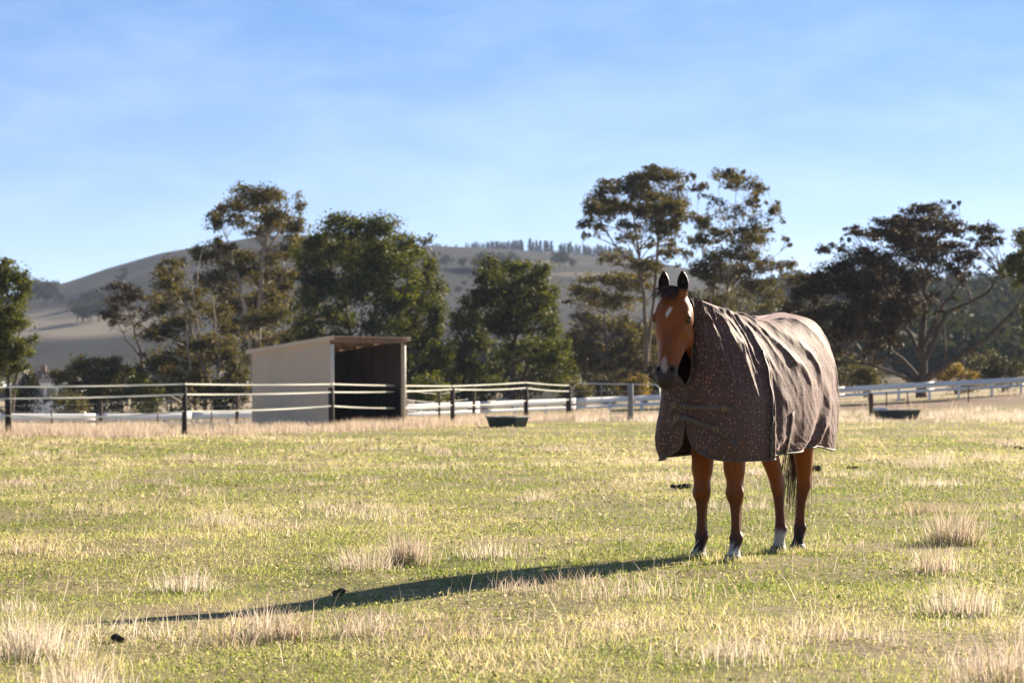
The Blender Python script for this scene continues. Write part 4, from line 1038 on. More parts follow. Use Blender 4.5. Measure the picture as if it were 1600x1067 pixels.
# coat colours
bay = np.array([.225, .060, .007]); blk = np.array([.028, .016, .010]); wht = np.array([.52, .46, .40])
def nz3(k, f): return fbm(co[:, 0] * f + co[:, 2] * f * .7, co[:, 1] * f - co[:, 2] * f * .6, k, 3)
colr = np.tile(bay, (nv, 1)) * (.82 + .36 * nz3(3, 9))[:, None]
def mixc(c, w): colr[:] = colr * (1 - w[:, None]) + np.asarray(c) * w[:, None]
zz = co[:, 2]
legm = (zz < .8).astype(float)
mixc([.045, .019, .010], legm * sstep(.52, .36, zz + .10 * (nz3(8, 16) - .5)) * .55)
mixc(blk, legm * sstep(.24, .13, zz + .10 * (nz3(9, 16) - .5)))
def near_foot(nm): return ((co[:, 0] - FEET[nm][0]) ** 2 + (co[:, 1] - FEET[nm][1]) ** 2 < .14 ** 2).astype(float)
edge = .07 * (nz3(12, 40) - .5)
mixc(wht, near_foot('LF') * sstep(.135, .085, zz + edge)); mixc(wht * .8, near_foot('RF') * sstep(.09, .05, zz + edge))
mixc(wht * .9, near_foot('RH') * sstep(.185, .135, zz + edge) * sstep(.05, .07, zz))
hm = is_head.astype(float)
mixc([.10, .035, .014], hm * sstep(.05, .02, np.abs(hy_)) * sstep(.20, .35, ht) * sstep(-.06, -.02, hd) * .35)
mixc([.06, .024, .012], hm * sstep(.40, .48, ht) * sstep(.0, -.06, hd) * .3)
mixc([.040, .026, .021], hm * sstep(.475, .535, ht + .03 * (nz3(14, 30) - .5) + .25 * np.maximum(0, np.abs(hy_) - .03)))
mixc([.36, .27, .22], hm * sstep(1.3, .3, (np.abs(hy_ + .004) / .025) ** 2 + ((ht - .495) / .055) ** 2 + 1.4 * (nz3(16, 45) - .5)) * sstep(-.045, -.02, hd))
for sy in (-1, 1):
    for k in range(5):
        e_ = np.sum((co - vA(HP(.508 + .011 * k, sy * (.045 + .005 * math.sin(k)), -.012 - .006 * k))) ** 2, 1) ** .5; mixc([.006, .004, .004], hm * sstep(.020, .011, e_))
star = np.abs(hy_ + .004 + .25 * (ht - .15)) / .023 + np.abs(ht - .148) / .050
mixc(wht, hm * sstep(1.2, .7, 1.12 * star + 1.5 * (nz3(15, 45) - .5)) * sstep(-.03, -.005, hd))
for sy in (-1, 1):
    e_ = np.sum((co - vA(HP(.178, sy * .118, -.046))) ** 2, 1) ** .5
    mixc(blk * 1.5, sstep(.034, .022, e_) * .9)
for b0, up, fwd, lat in EARS:
    rb = co - vA(b0); eu = rb @ vA(up); ef = rb @ vA(fwd); el = np.abs(rb @ vA(lat))
    m_ = ((eu > .0) & (eu < .2) & (el < .06) & (np.abs(ef) < .06)).astype(float)
    mixc([.07, .028, .014], m_ * sstep(.0, .04, eu)); mixc(blk, m_ * sstep(.10, .15, eu) * .8)
    inner = (no @ vA(fwd) > .25).astype(float); mixc([.018, .011, .008], m_ * inner * sstep(.015, .03, eu))
for a in list(me.attributes):
    pass
at = me.attributes.new('coat', 'FLOAT_COLOR', 'POINT'); at.data.foreach_set('color', np.concatenate([colr, np.ones((nv, 1))], 1).astype(np.float32).ravel())
me.polygons.foreach_set('use_smooth', np.ones(len(me.polygons), bool))
def coat_material():
    m, nt, b = new_mat('horse_coat')
    a = N(nt, 'ShaderNodeAttribute', attribute_name='coat')
    t = N(nt, 'ShaderNodeTexCoord'); mpn = N(nt, 'ShaderNodeMapping'); mpn.inputs['Scale'].default_value = (160, 160, 35); nt.links.new(t.outputs['Object'], mpn.inputs[0])
    n = N(nt, 'ShaderNodeTexNoise', Scale=1, Detail=4); nt.links.new(mpn.outputs[0], n.inputs['Vector'])
    r = ramp_of(nt, n.outputs[0], [(.3, (.75, .75, .75)), (.7, (1.15, 1.15, 1.15))])
    mx = N(nt, 'ShaderNodeMixRGB', blend_type='MULTIPLY'); mx.inputs[0].default_value = 1; nt.links.new(a.outputs[0], mx.inputs[1]); nt.links.new(r.outputs[0], mx.inputs[2])
    nt.links.new(mx.outputs[0], b.inputs['Base Color']); b.inputs['Roughness'].default_value = .45; b.inputs['Specular IOR Level'].default_value = .22
    b.inputs['Sheen Weight'].default_value = .04; b.inputs['Sheen Roughness'].default_value = .4; b.inputs['Sheen Tint'].default_value = (1, .7, .45, 1)
    bp = N(nt, 'ShaderNodeBump', Strength=.25, Distance=.003); nt.links.new(n.outputs[0], bp.inputs['Height']); nt.links.new(bp.outputs[0], b.inputs['Normal'])
    return m
me.materials.clear(); me.materials.append(coat_material()); me.name = 'body'
body = link('body', me, horse)
# hooves
M['hoof'] = noise_mat('hoof_horn', [(.3, (.10, .085, .07)), (.7, (.26, .22, .18))], 20, .6, .3, 60, stretch=(1, 1, .3))
for nm, (fx, fy) in FEET.items():
    mb = MB(); mb.loft([ell((fx + .008 + o_, fy, z), rx, ry, Xa, Ya, 18, 2.3) for z, rx, ry, o_ in [(.058, .05, .047, 0), (.05, .054, .051, .002), (.02, .062, .058, .008), (-.012, .066, .062, .012)]])
    mb.build('hoof', M['hoof'], horse, True)
# eyes
m, nt, b = new_mat('eye'); b.inputs['Roughness'].default_value = .05; b.inputs['Specular IOR Level'].default_value = .8
n = N(nt, 'ShaderNodeTexNoise', Scale=40); r = ramp_of(nt, n.outputs[0], [(.3, (.008, .004, .002)), (.8, (.03, .014, .006))]); nt.links.new(r.outputs[0], b.inputs['Base Color']); M['eye'] = m
for sy in (-1, 1):
    mb = MB(); n_ = 10; c = HP(.178, sy * .1085, -.046)
    mb.loft([ell(c + Za * (.019 * math.cos(math.pi * (i + .5) / n_)), .021 * math.sin(math.pi * (i + .5) / n_), .021 * math.sin(math.pi * (i + .5) / n_), hh, hl, 14) for i in range(n_)])
    mb.build('eye', M['eye'], horse, True)
# hair
M['mane'] = noise_mat('mane_hair', [(.3, (.018, .010, .007)), (.7, (.075, .032, .016))], 60, .5, 0, spec=.5)
M['tail'] = noise_mat('tail_hair', [(.3, (.05, .02, .010)), (.7, (.16, .065, .028))], 60, .5, 0, spec=.5)
def strands(name, roots, fn, n, mat, w=.004, seg=6, seed=1, parent=None):
    rng = np.random.default_rng(seed); vs = []; fs = []
    for i in range(n):
        pts = fn(rng, i); side = Vector((rng.normal(), rng.normal(), rng.normal())).normalized(); o = len(vs)
        for j, p in enumerate(pts):
            t = j / (len(pts) - 1); ww = w * (1 - .85 * t) * .5; d = (pts[min(j + 1, len(pts) - 1)] - pts[max(j - 1, 0)]).normalized(); u = d.cross(side).normalized() * ww; vs += [p + u, p - u]
        for j in range(len(pts) - 1): fs.append((o + 2 * j, o + 2 * j + 1, o + 2 * j + 3, o + 2 * j + 2))
    mb = MB(); mb.add(vs, fs); return tag(mb.build(name, mat, parent, True), kind='stuff')
def forelock(rng, i):
    y0 = rng.uniform(-.05, .05); a = HP(-.02 + rng.normal() * .008, y0, -.02 + rng.normal() * .012)
    if i < 130:   # falls over the forehead
        L = rng.uniform(.05, .10); e_ = HP(L * .8, y0 * 1.3 - rng.uniform(0, .05), .028 + rng.normal() * .006)
        m_ = HP(L * .15, y0 - .005, .022 + rng.random() * .015)
    else:         # blown out to the horse's right
        e_ = HP(rng.uniform(-.02, .06), -.11 - rng.random() * .06, -.02 + rng.normal() * .03); m_ = HP(-.045 - rng.random() * .02, -.05, -.02)
    return [a * (1 - t) ** 2 + m_ * 2 * t * (1 - t) + e_ * t * t for t in np.linspace(0, 1, 6)]
strands('forelock', None, forelock, 210, M['mane'], .006, seed=2, parent=horse)
def mane(rng, i):
    t0 = rng.random(); a = HP(-.02, rng.normal() * .02, -.05 - .10 * t0) + Za * .01; e_ = a + hl * (rng.uniform(.03, .085)) - Za * rng.uniform(.02, .12) - hh * rng.uniform(-.01, .03); m_ = a + hl * .045 + Za * .03
    return [a * (1 - t) ** 2 + m_ * 2 * t * (1 - t) + e_ * t * t for t in np.linspace(0, 1, 6)]
strands('mane', None, mane, 130, M['mane'], .006, seed=3, parent=horse)
def tailf(rng, i):
    a = Vector((-.86, rng.normal() * .02, 1.28)); L = rng.uniform(.16, .55); y = rng.normal() * .055 - .01
    e_ = Vector((-.80 + rng.normal() * .05, y * 1.2, L)); m1 = Vector((-.97, y * .6, 1.1)); m2 = Vector((-.88, y * 1.1, .7))
    return [a * (1 - t) ** 3 + m1 * 3 * t * (1 - t) ** 2 + m2 * 3 * t * t * (1 - t) + e_ * t ** 3 for t in np.linspace(0, 1, 10)]
strands('tail', None, tailf, 320, M['tail'], .008, seed=4, parent=horse)

# ------------------------------------------------------------------ rug
# control net, horse's left side: stations from rear to the neck opening; curves from spine to lower edge
NET = [
    # spine                 upper                 side                   low                    edge
    [(-.90, 0, 1.47), (-.925, .13, 1.40), (-.92, .205, 1.22), (-.91, .230, .98), (-.885, .228, .82), (-.865, .220, .77)],
    [(-.82, 0, 1.585), (-.835, .17, 1.51), (-.835, .268, 1.29), (-.83, .298, 1.03), (-.82, .292, .80), (-.81, .278, .72)],
    [(-.66, 0, 1.652), (-.67, .19, 1.585), (-.68, .305, 1.36), (-.69, .338, 1.08), (-.69, .325, .84), (-.69, .298, .715)],
    [(-.42, 0, 1.648), (-.42, .19, 1.59), (-.43, .312, 1.38), (-.43, .352, 1.09), (-.43, .336, .84), (-.43, .305, .74)],
    [(-.15, 0, 1.605), (-.15, .182, 1.55), (-.15, .318, 1.35), (-.15, .366, 1.08), (-.15, .346, .83), (-.15, .312, .72)],
    [(.10, 0, 1.60), (.10, .165, 1.545), (.11, .298, 1.34), (.13, .350, 1.06), (.15, .338, .81), (.15, .308, .70)],
    [(.30, 0, 1.645), (.31, .140, 1.57), (.33, .258, 1.36), (.37, .326, 1.06), (.40, .328, .80), (.40, .305, .68)],
    [(.44, 0, 1.660), (.46, .120, 1.57), (.50, .232, 1.36), (.56, .300, 1.05), (.63, .296, .79), (.66, .262, .665)],
    [(.58, 0, 1.675), (.61, .108, 1.58), (.66, .205, 1.38), (.74, .245, 1.08), (.79, .185, .83), (.80, .085, .685)],
    [(.71, -.01, 1.695), (.735, .078, 1.60), (.775, .148, 1.42), (.815, .195, 1.16), (.855, .085, .93), (.855, -.045, .765)],
    [(.83, -.03, 1.718), (.838, .052, 1.63), (.852, .108, 1.47), (.868, .130, 1.28), (.880, .050, 1.09), (.878, -.078, .955)],
    [(.925, -.050, 1.742), (.920, .005, 1.665), (.918, .036, 1.515), (.916, .050, 1.35), (.918, .028, 1.20), (.915, -.045, 1.115)],
    [(.985, -.060, 1.762), (.972, -.010, 1.70), (.955, .010, 1.56), (.938, .012, 1.40), (.930, .002, 1.25), (.930, -.05, 1.150)],
    [(1.015, -.065, 1.775), (.998, -.018, 1.72), (.972, .000, 1.575), (.948, -.002, 1.40), (.938, -.008, 1.25), (.940, -.05, 1.150)],
]
def cr1(Pm, t):
    """catmull rom along axis 0 of Pm at float positions t"""
    n = Pm.shape[0]; i = np.clip(np.floor(t).astype(int), 0, n - 2); f = (t - i)
    f = f.reshape((-1,) + (1,) * (Pm.ndim - 1))
    p1 = Pm[i]; p2 = Pm[i + 1]; p0 = np.where((i > 0).reshape(f.shape), Pm[np.maximum(i - 1, 0)], 2 * p1 - p2); p3 = np.where((i < n - 2).reshape(f.shape), Pm[np.minimum(i + 2, n - 1)], 2 * p2 - p1)
    return .5 * (2 * p1 + (p2 - p0) * f + (2 * p0 - 5 * p1 + 4 * p2 - p3) * f ** 2 + (3 * p1 - p0 - 3 * p2 + p3) * f ** 3)
def rug_surface(side, ns=300, nt_=122):
    net = np.array(NET, float)
    # mirror about the neck's own axis (spine y) for the right side
    if side < 0:
        sp = net[:, :1, 1:2]
        y = net[..., 1:2].copy()
        base_y = np.where(np.arange(len(net))[:, None, None] >= 9, sp, 0)
        y = 2 * base_y - y
        net = np.concatenate([net[..., :1], y, net[..., 2:]], -1)
        net[6:10, 3, 1] -= .05; net[6:8, 4, 1] -= .09; net[6:8, 5, 1] -= .11; net[8, 4:, 1] = [-.335, -.275]; net[9, 4:, 1] = [-.215, -.125]; net[9, 5, 2] = .77; net[8, 4:, 0] = [.765, .765]; net[7, 4:, 0] = [.60, .61]; net[10, 4:, 1] = [-.165, -.082]; net[11, 5, 1] = -.052; net[12, 5, 1] = -.055; net[13, 5, 1] = -.055
    S = np.linspace(0, len(net) - 1, ns); T = np.linspace(0, 5, nt_)
    A = cr1(net, S)                                   # ns x 6 x 3
    B = cr1(np.transpose(A, (1, 0, 2)), T)            # nt x ns x 3
    G = np.transpose(B, (1, 0, 2))                    # ns x nt x 3
    # symmetric crown: keep the spine horizontal across
    SS, TT = np.meshgrid(S, T, indexing='ij')
    # normals
    du = np.gradient(G, axis=0); dv = np.gradient(G, axis=1); nn_ = np.cross(du, dv); nn_ /= np.linalg.norm(nn_, axis=2, keepdims=True) + 1e-9
    if side > 0: pass
    sgn = 1 if nn_[ns // 3, nt_ // 2, 1] * side > 0 else -1
    nn_ *= sgn
    def ridges(phase, sharp=1.6):
        return (1 - np.abs(np.sin(phase))) ** sharp
    w1 = fbm(SS * .7 + 3, TT * .8, 100 + side, 3); w2 = fbm(SS * 1.3, TT * .5 + 9, 130 + side, 3); w3 = fbm(SS * .5 + TT * .3, TT * .4, 160 + side, 2)
    # draping folds that run down and back from the withers and neck
    lean = SS + .95 * TT
    ph = lean * 2.05 + 3.2 * w1
    env = sstep(.05, .7, TT) * sstep(3.6, 1.9, TT)
    D = .024 * ridges(ph, 1.5) * env * sstep(1.5, 3.5, SS) * (.25 + 1.25 * w2)
    ph2 = lean * 4.3 + 5 * w2 + 1.3
    D += .010 * ridges(ph2, 1.3) * env * sstep(4.0, 6.5, SS) * (.2 + 1.3 * w3)
    # neck folds: along the rays
    ph3 = SS * 5.2 + 2.6 * w1 - .25 * TT
    D += .013 * ridges(ph3, 1.7) * sstep(8.5, 10, SS) * sstep(.15, 1.0, TT) * (.4 + 1.1 * w2) * sstep(5.2, 3.8, TT)
    # rump: a few hanging folds
    ph4 = SS * 2.6 + .5 * TT + 2.2 * w1
    D += .013 * ridges(ph4, 2.0) * sstep(3.4, 2.0, SS) * sstep(.3, 1.2, TT) * (.3 + w3)
    # loose vertical waves towards the hem
    D += .017 * np.sin(SS * 3.1 + 4 * w1) * sstep(2.8, 5, TT) * sstep(11, 8.5, SS)
    # shoulder gusset: cloth opens over the shoulder behind the seam
    D += .030 * np.exp(-((SS - 6.25 + .10 * (TT - 3)) / .16) ** 2) * sstep(1.9, 3.0, TT) * (1.0 if side > 0 else .5)
    D -= .016 * np.exp(-((SS - 5.85 + .10 * (TT - 3)) / .22) ** 2) * sstep(1.9, 3.0, TT)
    # stifle dart and flap in front of the hind leg
    D += .034 * np.exp(-((SS - 2.95 - .34 * (TT - 4)) / .20) ** 2) * sstep(2.6, 4.4, TT)
    D -= .024 * np.exp(-((SS - 3.45 - .34 * (TT - 4)) / .20) ** 2) * sstep(2.8, 4.4, TT)
    # small crinkle
    D += .006 * (fbm(SS * 5, TT * 4, 190 + side, 3) - .5)
    cz = fbm(lean * 3.2, TT * .9 - SS * .25, 210 + side, 4)
    D += .0026 * (1 - np.abs(2 * cz - 1)) ** 4 * sstep(.1, .6, TT) * sstep(11.5, 9.5, SS)
    cz2 = fbm(SS * 2.2 + 7, TT * 1.6 + 3 * w1, 230 + side, 3)
    D += .0022 * (1 - np.abs(2 * cz2 - 1)) ** 4 * sstep(2.0, 3.2, TT)
    # loose throat cowl
    D += .022 * np.exp(-((SS - 10.9 + .15 * TT) / .22) ** 2) * sstep(2.6, 3.8, TT) * sstep(5.1, 4.6, TT)
    taper = sstep(0, .35, TT)
    G = G + nn_ * (D * taper)[..., None]
    return G, S, T, nn_
def rug_material():
    m, nt, b = new_mat('rug_fabric')
    t = N(nt, 'ShaderNodeTexCoord')
    v = N(nt, 'ShaderNodeTexVoronoi', Scale=43.0); v.inputs['Randomness'].default_value = .8; nt.links.new(t.outputs['Object'], v.inputs['Vector'])
    lt = N(nt, 'ShaderNodeMath', operation='LESS_THAN'); lt.inputs[1].default_value = .245; nt.links.new(v.outputs['Distance'], lt.inputs[0])
    sepc = N(nt, 'ShaderNodeSeparateColor'); nt.links.new(v.outputs['Color'], sepc.inputs[0])
    rc = ramp_of(nt, sepc.outputs[0], [(.0, (.34, .14, .06)), (.45, (.40, .19, .095)), (.55, (.27, .19, .17)), (1, (.36, .27, .24))])
    n = N(nt, 'ShaderNodeTexNoise', Scale=3.5, Detail=5); nt.links.new(t.outputs['Object'], n.inputs['Vector'])
    r = ramp_of(nt, n.outputs[0], [(.3, (.080, .048, .042)), (.7, (.118, .073, .064))])
    mx = N(nt, 'ShaderNodeMixRGB'); nt.links.new(lt.outputs[0], mx.inputs[0]); nt.links.new(r.outputs[0], mx.inputs[1]); nt.links.new(rc.outputs[0], mx.inputs[2])
    nt.links.new(mx.outputs[0], b.inputs['Base Color']); b.inputs['Roughness'].default_value = .7; b.inputs['Specular IOR Level'].default_value = .15
    b.inputs['Sheen Weight'].default_value = .32; b.inputs['Sheen Roughness'].default_value = .35; b.inputs['Sheen Tint'].default_value = (1, .80, .82, 1)
    n2 = N(nt, 'ShaderNodeTexNoise', Scale=26, Detail=5); nt.links.new(t.outputs['Object'], n2.inputs['Vector'])
    bp = N(nt, 'ShaderNodeBump', Strength=.25, Distance=.01); nt.links.new(n2.outputs[0], bp.inputs['Height'])
    w = N(nt, 'ShaderNodeTexNoise', Scale=420, Detail=2); nt.links.new(t.outputs['Object'], w.inputs['Vector'])
    bp2 = N(nt, 'ShaderNodeBump', Strength=.15, Distance=.002); nt.links.new(w.outputs[0], bp2.inputs['Height']); nt.links.new(bp.outputs[0], bp2.inputs['Normal']); nt.links.new(bp2.outputs[0], b.inputs['Normal'])
    return m
M['rug'] = rug_material()
M['binding'] = plain('grey_brown_binding', (.095, .075, .062), .6, .3, .15, 20)
M['webbing'] = plain('olive_brown_webbing', (.115, .088, .070), .7, .3, .2, 30, bump=.2, bscale=300)
M['brass'] = plain('brass_buckle', (.45, .31, .16), .45, .5, .15, 30, metallic=.9)
M['lining'] = plain('black_lining', (.032, .022, .020), .8, .2, .2, 8)
GL, SG, TG, NL = rug_surface(1); GR, _, _, NR = rug_surface(-1)
ns_, nt_ = GL.shape[:2]
GR[:, 0] = GL[:, 0]
# weld the throat under the neck cover beyond the chest opening
full = np.concatenate([GR[:, ::-1], GL[:, 1:]], 1)       # ns x (2nt-1)
q = grid_faces(*full.shape[:2])
me = big_mesh('rug', full.reshape(-1, 3), q[:, ::-1], np.full(len(q), 4), [M['rug'], M['lining']], None, True)
rug = link('rug', me, horse)
md = rug.modifiers.new('cloth', 'SOLIDIFY'); md.thickness = .006; md.offset = -1; md.material_offset = 1; md.material_offset_rim = 0
rug['label'] = 'plum brown horse rug with small orange and pale dots, neck cover attached'
# binding along the lower edge and round the neck opening
def edge_tube(pts, r, name, mat): 
    mb = MB(); mb.tube([Vector(p) for p in pts], r, 8); return mb.build(name, mat, rug, True)
edge_tube(GL[::3, -1], .0075, 'binding', M['binding']); edge_tube(GR[::3, -1], .0075, 'binding', M['binding'])
edge_tube(full[-1, ::4], .007, 'binding', M['binding']); edge_tube(full[0, ::4], .007, 'binding', M['binding'])
def on_rug(G, Nn, s, t, off=.008):
    i = int(round(s / (len(NET) - 1) * (ns_ - 1))); j = int(round(t / 5 * (nt_ - 1))); i = min(max(i, 0), ns_ - 1); j = min(max(j, 0), nt_ - 1)
    return Vector(G[i, j] + Nn[i, j] * off), Vector(Nn[i, j])
def ribbon(path, w, name, mat, thick=.004, parent=None):
    """path: list of (point, normal)"""
    mb = MB(); vs = []
    for i, (p, n_) in enumerate(path):
        a = path[max(i - 1, 0)][0]; b_ = path[min(i + 1, len(path) - 1)][0]; d = (b_ - a).normalized(); u = d.cross(n_).normalized() * (w / 2)
        vs.append([p + u + n_ * thick / 2, p - u + n_ * thick / 2, p - u - n_ * thick / 2, p + u - n_ * thick / 2])
    mb.loft(vs); return mb.build(name, mat, parent or rug, True)
ribbon([on_rug(GL, NL, 6.42 - .07 * (t - 2), t, .006) for t in np.linspace(1.95, 5, 26)], .022, 'seam_strip', M['binding'])
ribbon([on_rug(GL, NL, 5.0 - .06 * (t - 3), t, .006) for t in np.linspace(3.3, 4.9, 14)], .05, 'belly_strap', M['webbing'])
for (sL, tL, sR, tR, sE, tE) in ((8.75, 3.5, 9.7, 4.3, 8.3, 3.4), (8.6, 4.05, 9.4, 4.55, 8.05, 4.1)):
    a, na = on_rug(GL, NL, sE, tE); b0_, nb = on_rug(GL, NL, sL, tL, .010); c0, nc = on_rug(GL, NL, sR + .55, tR + .55, .012); e0, ne = on_rug(GR, NR, sR + .2, tR, .010); f0, nf = on_rug(GR, NR, sR - .4, tR - .3, .008)
    path = [(a, na), (b0_, nb), (c0.lerp(b0_, .4) + Xa * .012, (nc + nb).normalized()), (c0 + Xa * .012, nc), (e0, ne), (f0, nf)]
    st = ribbon(path, .034, 'chest_strap', M['webbing'])
    for (pc, nc_) in ((b0_, nb), (e0, ne)):
        mb = MB(); d = Vector((0, 1, 0)); u = (d - nc_ * d.dot(nc_)).normalized(); v_ = nc_.cross(u); o = pc + nc_ * .008
        loop = [o + u * (.013 * a_) + v_ * (.016 * b_) for a_, b_ in ((1, -.8), (1, .8), (.8, 1), (-.8, 1), (-1, .8), (-1, -.8), (-.8, -1), (.8, -1), (1, -.8))]
        mb.tube(loop, .0024, 6); mb.tube([o - u * .013, o + u * .013], .0020, 5); mb.build('buckle', M['brass'], st, True)
# free strap end curling down
p0, n0 = on_rug(GL, NL, 8.05, 4.1, .012)
path = [(p0 + Vector((.01 * k, .025 * k, -.006 * k * k)), n0) for k in np.linspace(0, 3, 8)]
ribbon(path, .024, 'strap_end', M['webbing'])

# ------------------------------------------------------------------ grass
def grass_mat(name, stops, transl=.35, rough=.6):
    m = bpy.data.materials.new(name); m.use_nodes = True; nt = m.node_tree; nt.nodes.clear()
    o = N(nt, 'ShaderNodeOutputMaterial'); b = N(nt, 'ShaderNodeBsdfPrincipled'); tr = N(nt, 'ShaderNodeBsdfTranslucent'); mx = N(nt, 'ShaderNodeMixShader')
    a = N(nt, 'ShaderNodeAttribute', attribute_name='tint')
    r = ramp_of(nt, a.outputs['Fac'], stops)
    nt.links.new(r.outputs[0], b.inputs['Base Color']); b.inputs['Roughness'].default_value = rough; b.inputs['Specular IOR Level'].default_value = .35
    nt.links.new(r.outputs[0], tr.inputs[0]); mx.inputs[0].default_value = transl
    nt.links.new(b.outputs[0], mx.inputs[1]); nt.links.new(tr.outputs[0], mx.inputs[2]); nt.links.new(mx.outputs[0], o.inputs[0])
    return m
GSTOPS = [(0, (.11, .16, .022)), (.22, (.30, .35, .065)), (.42, (.47, .47, .15)), (.6, (.55, .47, .22)), (.82, (.62, .50, .32)), (1, (.70, .59, .44))]
M['grass'] = grass_mat('paddock_grass', GSTOPS, .58)
M['straw'] = grass_mat('dry_straw', [(0, (.24, .165, .10)), (.35, (.45, .35, .26)), (.7, (.61, .51, .41)), (1, (.74, .65, .54))], .55)

def blades(Pb, h, w, az, lean, curl, tint, tri=False):
    """arching blades: Pb (n,3); returns V, faces sizes, loops, tint"""
    n = len(Pb)
    d = np.stack([np.cos(az), np.sin(az), np.zeros(n)], 1)           # lean direction
    ang = RNG.random(n) * 2 * np.pi
    sd = np.stack([np.cos(ang), np.sin(ang), np.zeros(n)], 1) * (w / 2)[:, None]
    up = np.array([0, 0, 1.0])
    tip = Pb + d * (h * np.sin(lean + curl))[:, None] + up * (h * np.cos(np.minimum(lean + curl, 1.45)))[:, None]
    if tri:
        V = np.stack([Pb - sd, Pb + sd, tip], 1).reshape(-1, 3)
        return V, np.arange(3 * n).reshape(-1, 3), np.repeat(tint, 3)
    mid = Pb + d * (h * .55 * np.sin(lean))[:, None] + up * (h * .55 * np.cos(lean))[:, None]
    V = np.stack([Pb - sd, Pb + sd, mid + sd * .75, mid - sd * .75, tip], 1).reshape(-1, 3)
    b = np.arange(n)[:, None] * 5
    return V, np.concatenate([b + np.array([[0, 1, 2]]), b + np.array([[0, 2, 3]]), b + np.array([[3, 2, 4]])], 0), np.repeat(tint, 5)

def dryness(X, Y):
    """0 green .. 1 straw: patches, drier to the right front and along the fence"""
    a = fbm(X * .55, Y * .30, 301, 4); b = fbm(X * 2.3, Y * 1.3, 311, 3); c = fbm(X * .16, Y * .07, 321, 2)
    return np.clip(.31 + 1.9 * (a - .5) + .75 * (b - .5) + .8 * (c - .5), 0, 1)
HORSE_FEET_W = []
GV = []; GF = []; GT = []; off = 0
def put(V, Fc, t):
    global off
    GV.append(V); GF.append(Fc + off); GT.append(t); off += len(V)
def sample(y0, y1, dens):
    """random points over the paddock, somewhat thinner beyond the picture's sides"""
    wmax = .21 * y1 + 2.8
    ya = RNG.random(int((y1 - y0) * wmax * 2 * dens)) * (y1 - y0) + y0
    xa = (RNG.random(len(ya)) * 2 - 1) * wmax
    k = (np.abs(xa) < .21 * ya + 2.8) & ((np.abs(xa) < .186 * ya + .3) | (RNG.random(len(ya)) < .32))
    return xa[k], ya[k]
for y0, y1, dens, wid, hs, tri in ((8.6, 12.5, 3300, .0036, .031, False), (12.5, 17, 2700, .0040, .032, False), (17, 23, 1650, .0048, .037, False), (23, 33, 1050, .0066, .042, True), (33, 48, 460, .0100, .048, True), (48, 66, 190, .015, .050, True), (66, 90, 60, .022, .055, True)):
    x, y = sample(y0, y1, dens)
    bare = fbm(x * 1.1, y * .8, 401, 4)
    keep = RNG.random(len(x)) < np.clip(1.35 - 8.0 * np.maximum(0, bare - .47), .26, 1)
    x, y = x[keep], y[keep]
    dr = dryness(x, y); clumpn = fbm(x * 3.2, y * 2.2, 411, 3)
    h = hs * (.35 + 1.0 * RNG.random(len(x)) ** 1.5) * (.45 + 1.25 * clumpn) * (1 + .5 * (dr > .6))
    tint = np.clip(dr * .80 + .17 * RNG.normal(size=len(x)) + .07, 0, 1)
    long_ = RNG.random(len(x)) < .008
    h = np.where(long_, h * 2.2, h); tint = np.where(long_, np.clip(tint + .4, 0, 1), tint)
    lean = .2 + .95 * RNG.random(len(x)); lean = np.where(long_, .1 + .3 * RNG.random(len(x)), lean)
    Pb = np.stack([x, y, TZ(x, y) - .004], 1)
    put(*blades(Pb, h, wid * (.7 + .7 * RNG.random(len(x))), RNG.random(len(x)) * 6.283, lean, .5 * RNG.random(len(x)), tint, tri))
for nm, (fx, fy) in FEET.items():
    lft = Vector((-FW.y, FW.x, 0)); c = HO + FW * fx + lft * fy; n = 420
    a = RNG.random(n) * 6.283; rr_ = .06 + .13 * RNG.random(n); x = c.x + rr_ * np.cos(a); y = c.y + rr_ * np.sin(a)
    put(*blades(np.stack([x, y, TZ(x, y) - .004], 1), .03 + .06 * RNG.random(n) ** 2, np.full(n, .0036), RNG.random(n) * 6.283, .1 + .6 * RNG.random(n), .4 * RNG.random(n), np.clip(.5 + .28 * RNG.normal(size=n), 0, 1)))
# low broad leaved weeds and litter between the blades
for y0, y1, dens, sz in ((8.6, 15, 800, .017), (15, 24, 480, .020), (24, 40, 190, .030), (40, 64, 50, .05)):
    x, y = sample(y0, y1, dens)
    wn_ = fbm(x * 1.7, y * 1.2, 501, 3); k = (wn_ > .46); x, y = x[k], y[k]; n = len(x)
    dr = dryness(x, y); dead = RNG.random(n) < .25 + .4 * dr
    t = np.where(dead, .62 + .25 * RNG.random(n), .02 + .32 * RNG.random(n))
    a = RNG.random(n) * 6.283; tilt = .1 + .7 * RNG.random(n); s_ = sz * (.5 + RNG.random(n))
    d = np.stack([np.cos(a) * np.cos(tilt), np.sin(a) * np.cos(tilt), np.sin(tilt)], 1) * s_[:, None]; w_ = np.stack([-np.sin(a), np.cos(a), np.zeros(n)], 1) * (s_ * .32)[:, None]
    Pb = np.stack([x, y, TZ(x, y) + .006 + .012 * RNG.random(n)], 1)
    V = np.stack([Pb, Pb + d * .5 + w_, Pb + d, Pb + d * .5 - w_], 1).reshape(-1, 3); b = np.arange(n)[:, None] * 4
    put(V, np.concatenate([b + np.array([[0, 1, 2]]), b + np.array([[0, 2, 3]])], 0), np.repeat(t, 4))
V = np.concatenate(GV); Fc = np.concatenate(GF); T_ = np.concatenate(GT)
me = big_mesh('grass', V, Fc, np.full(len(Fc), 3), [M['grass']], {'tint': T_})
tag(link('grass', me), 'short grazed green and straw coloured paddock grass', 'grass', kind='stuff')

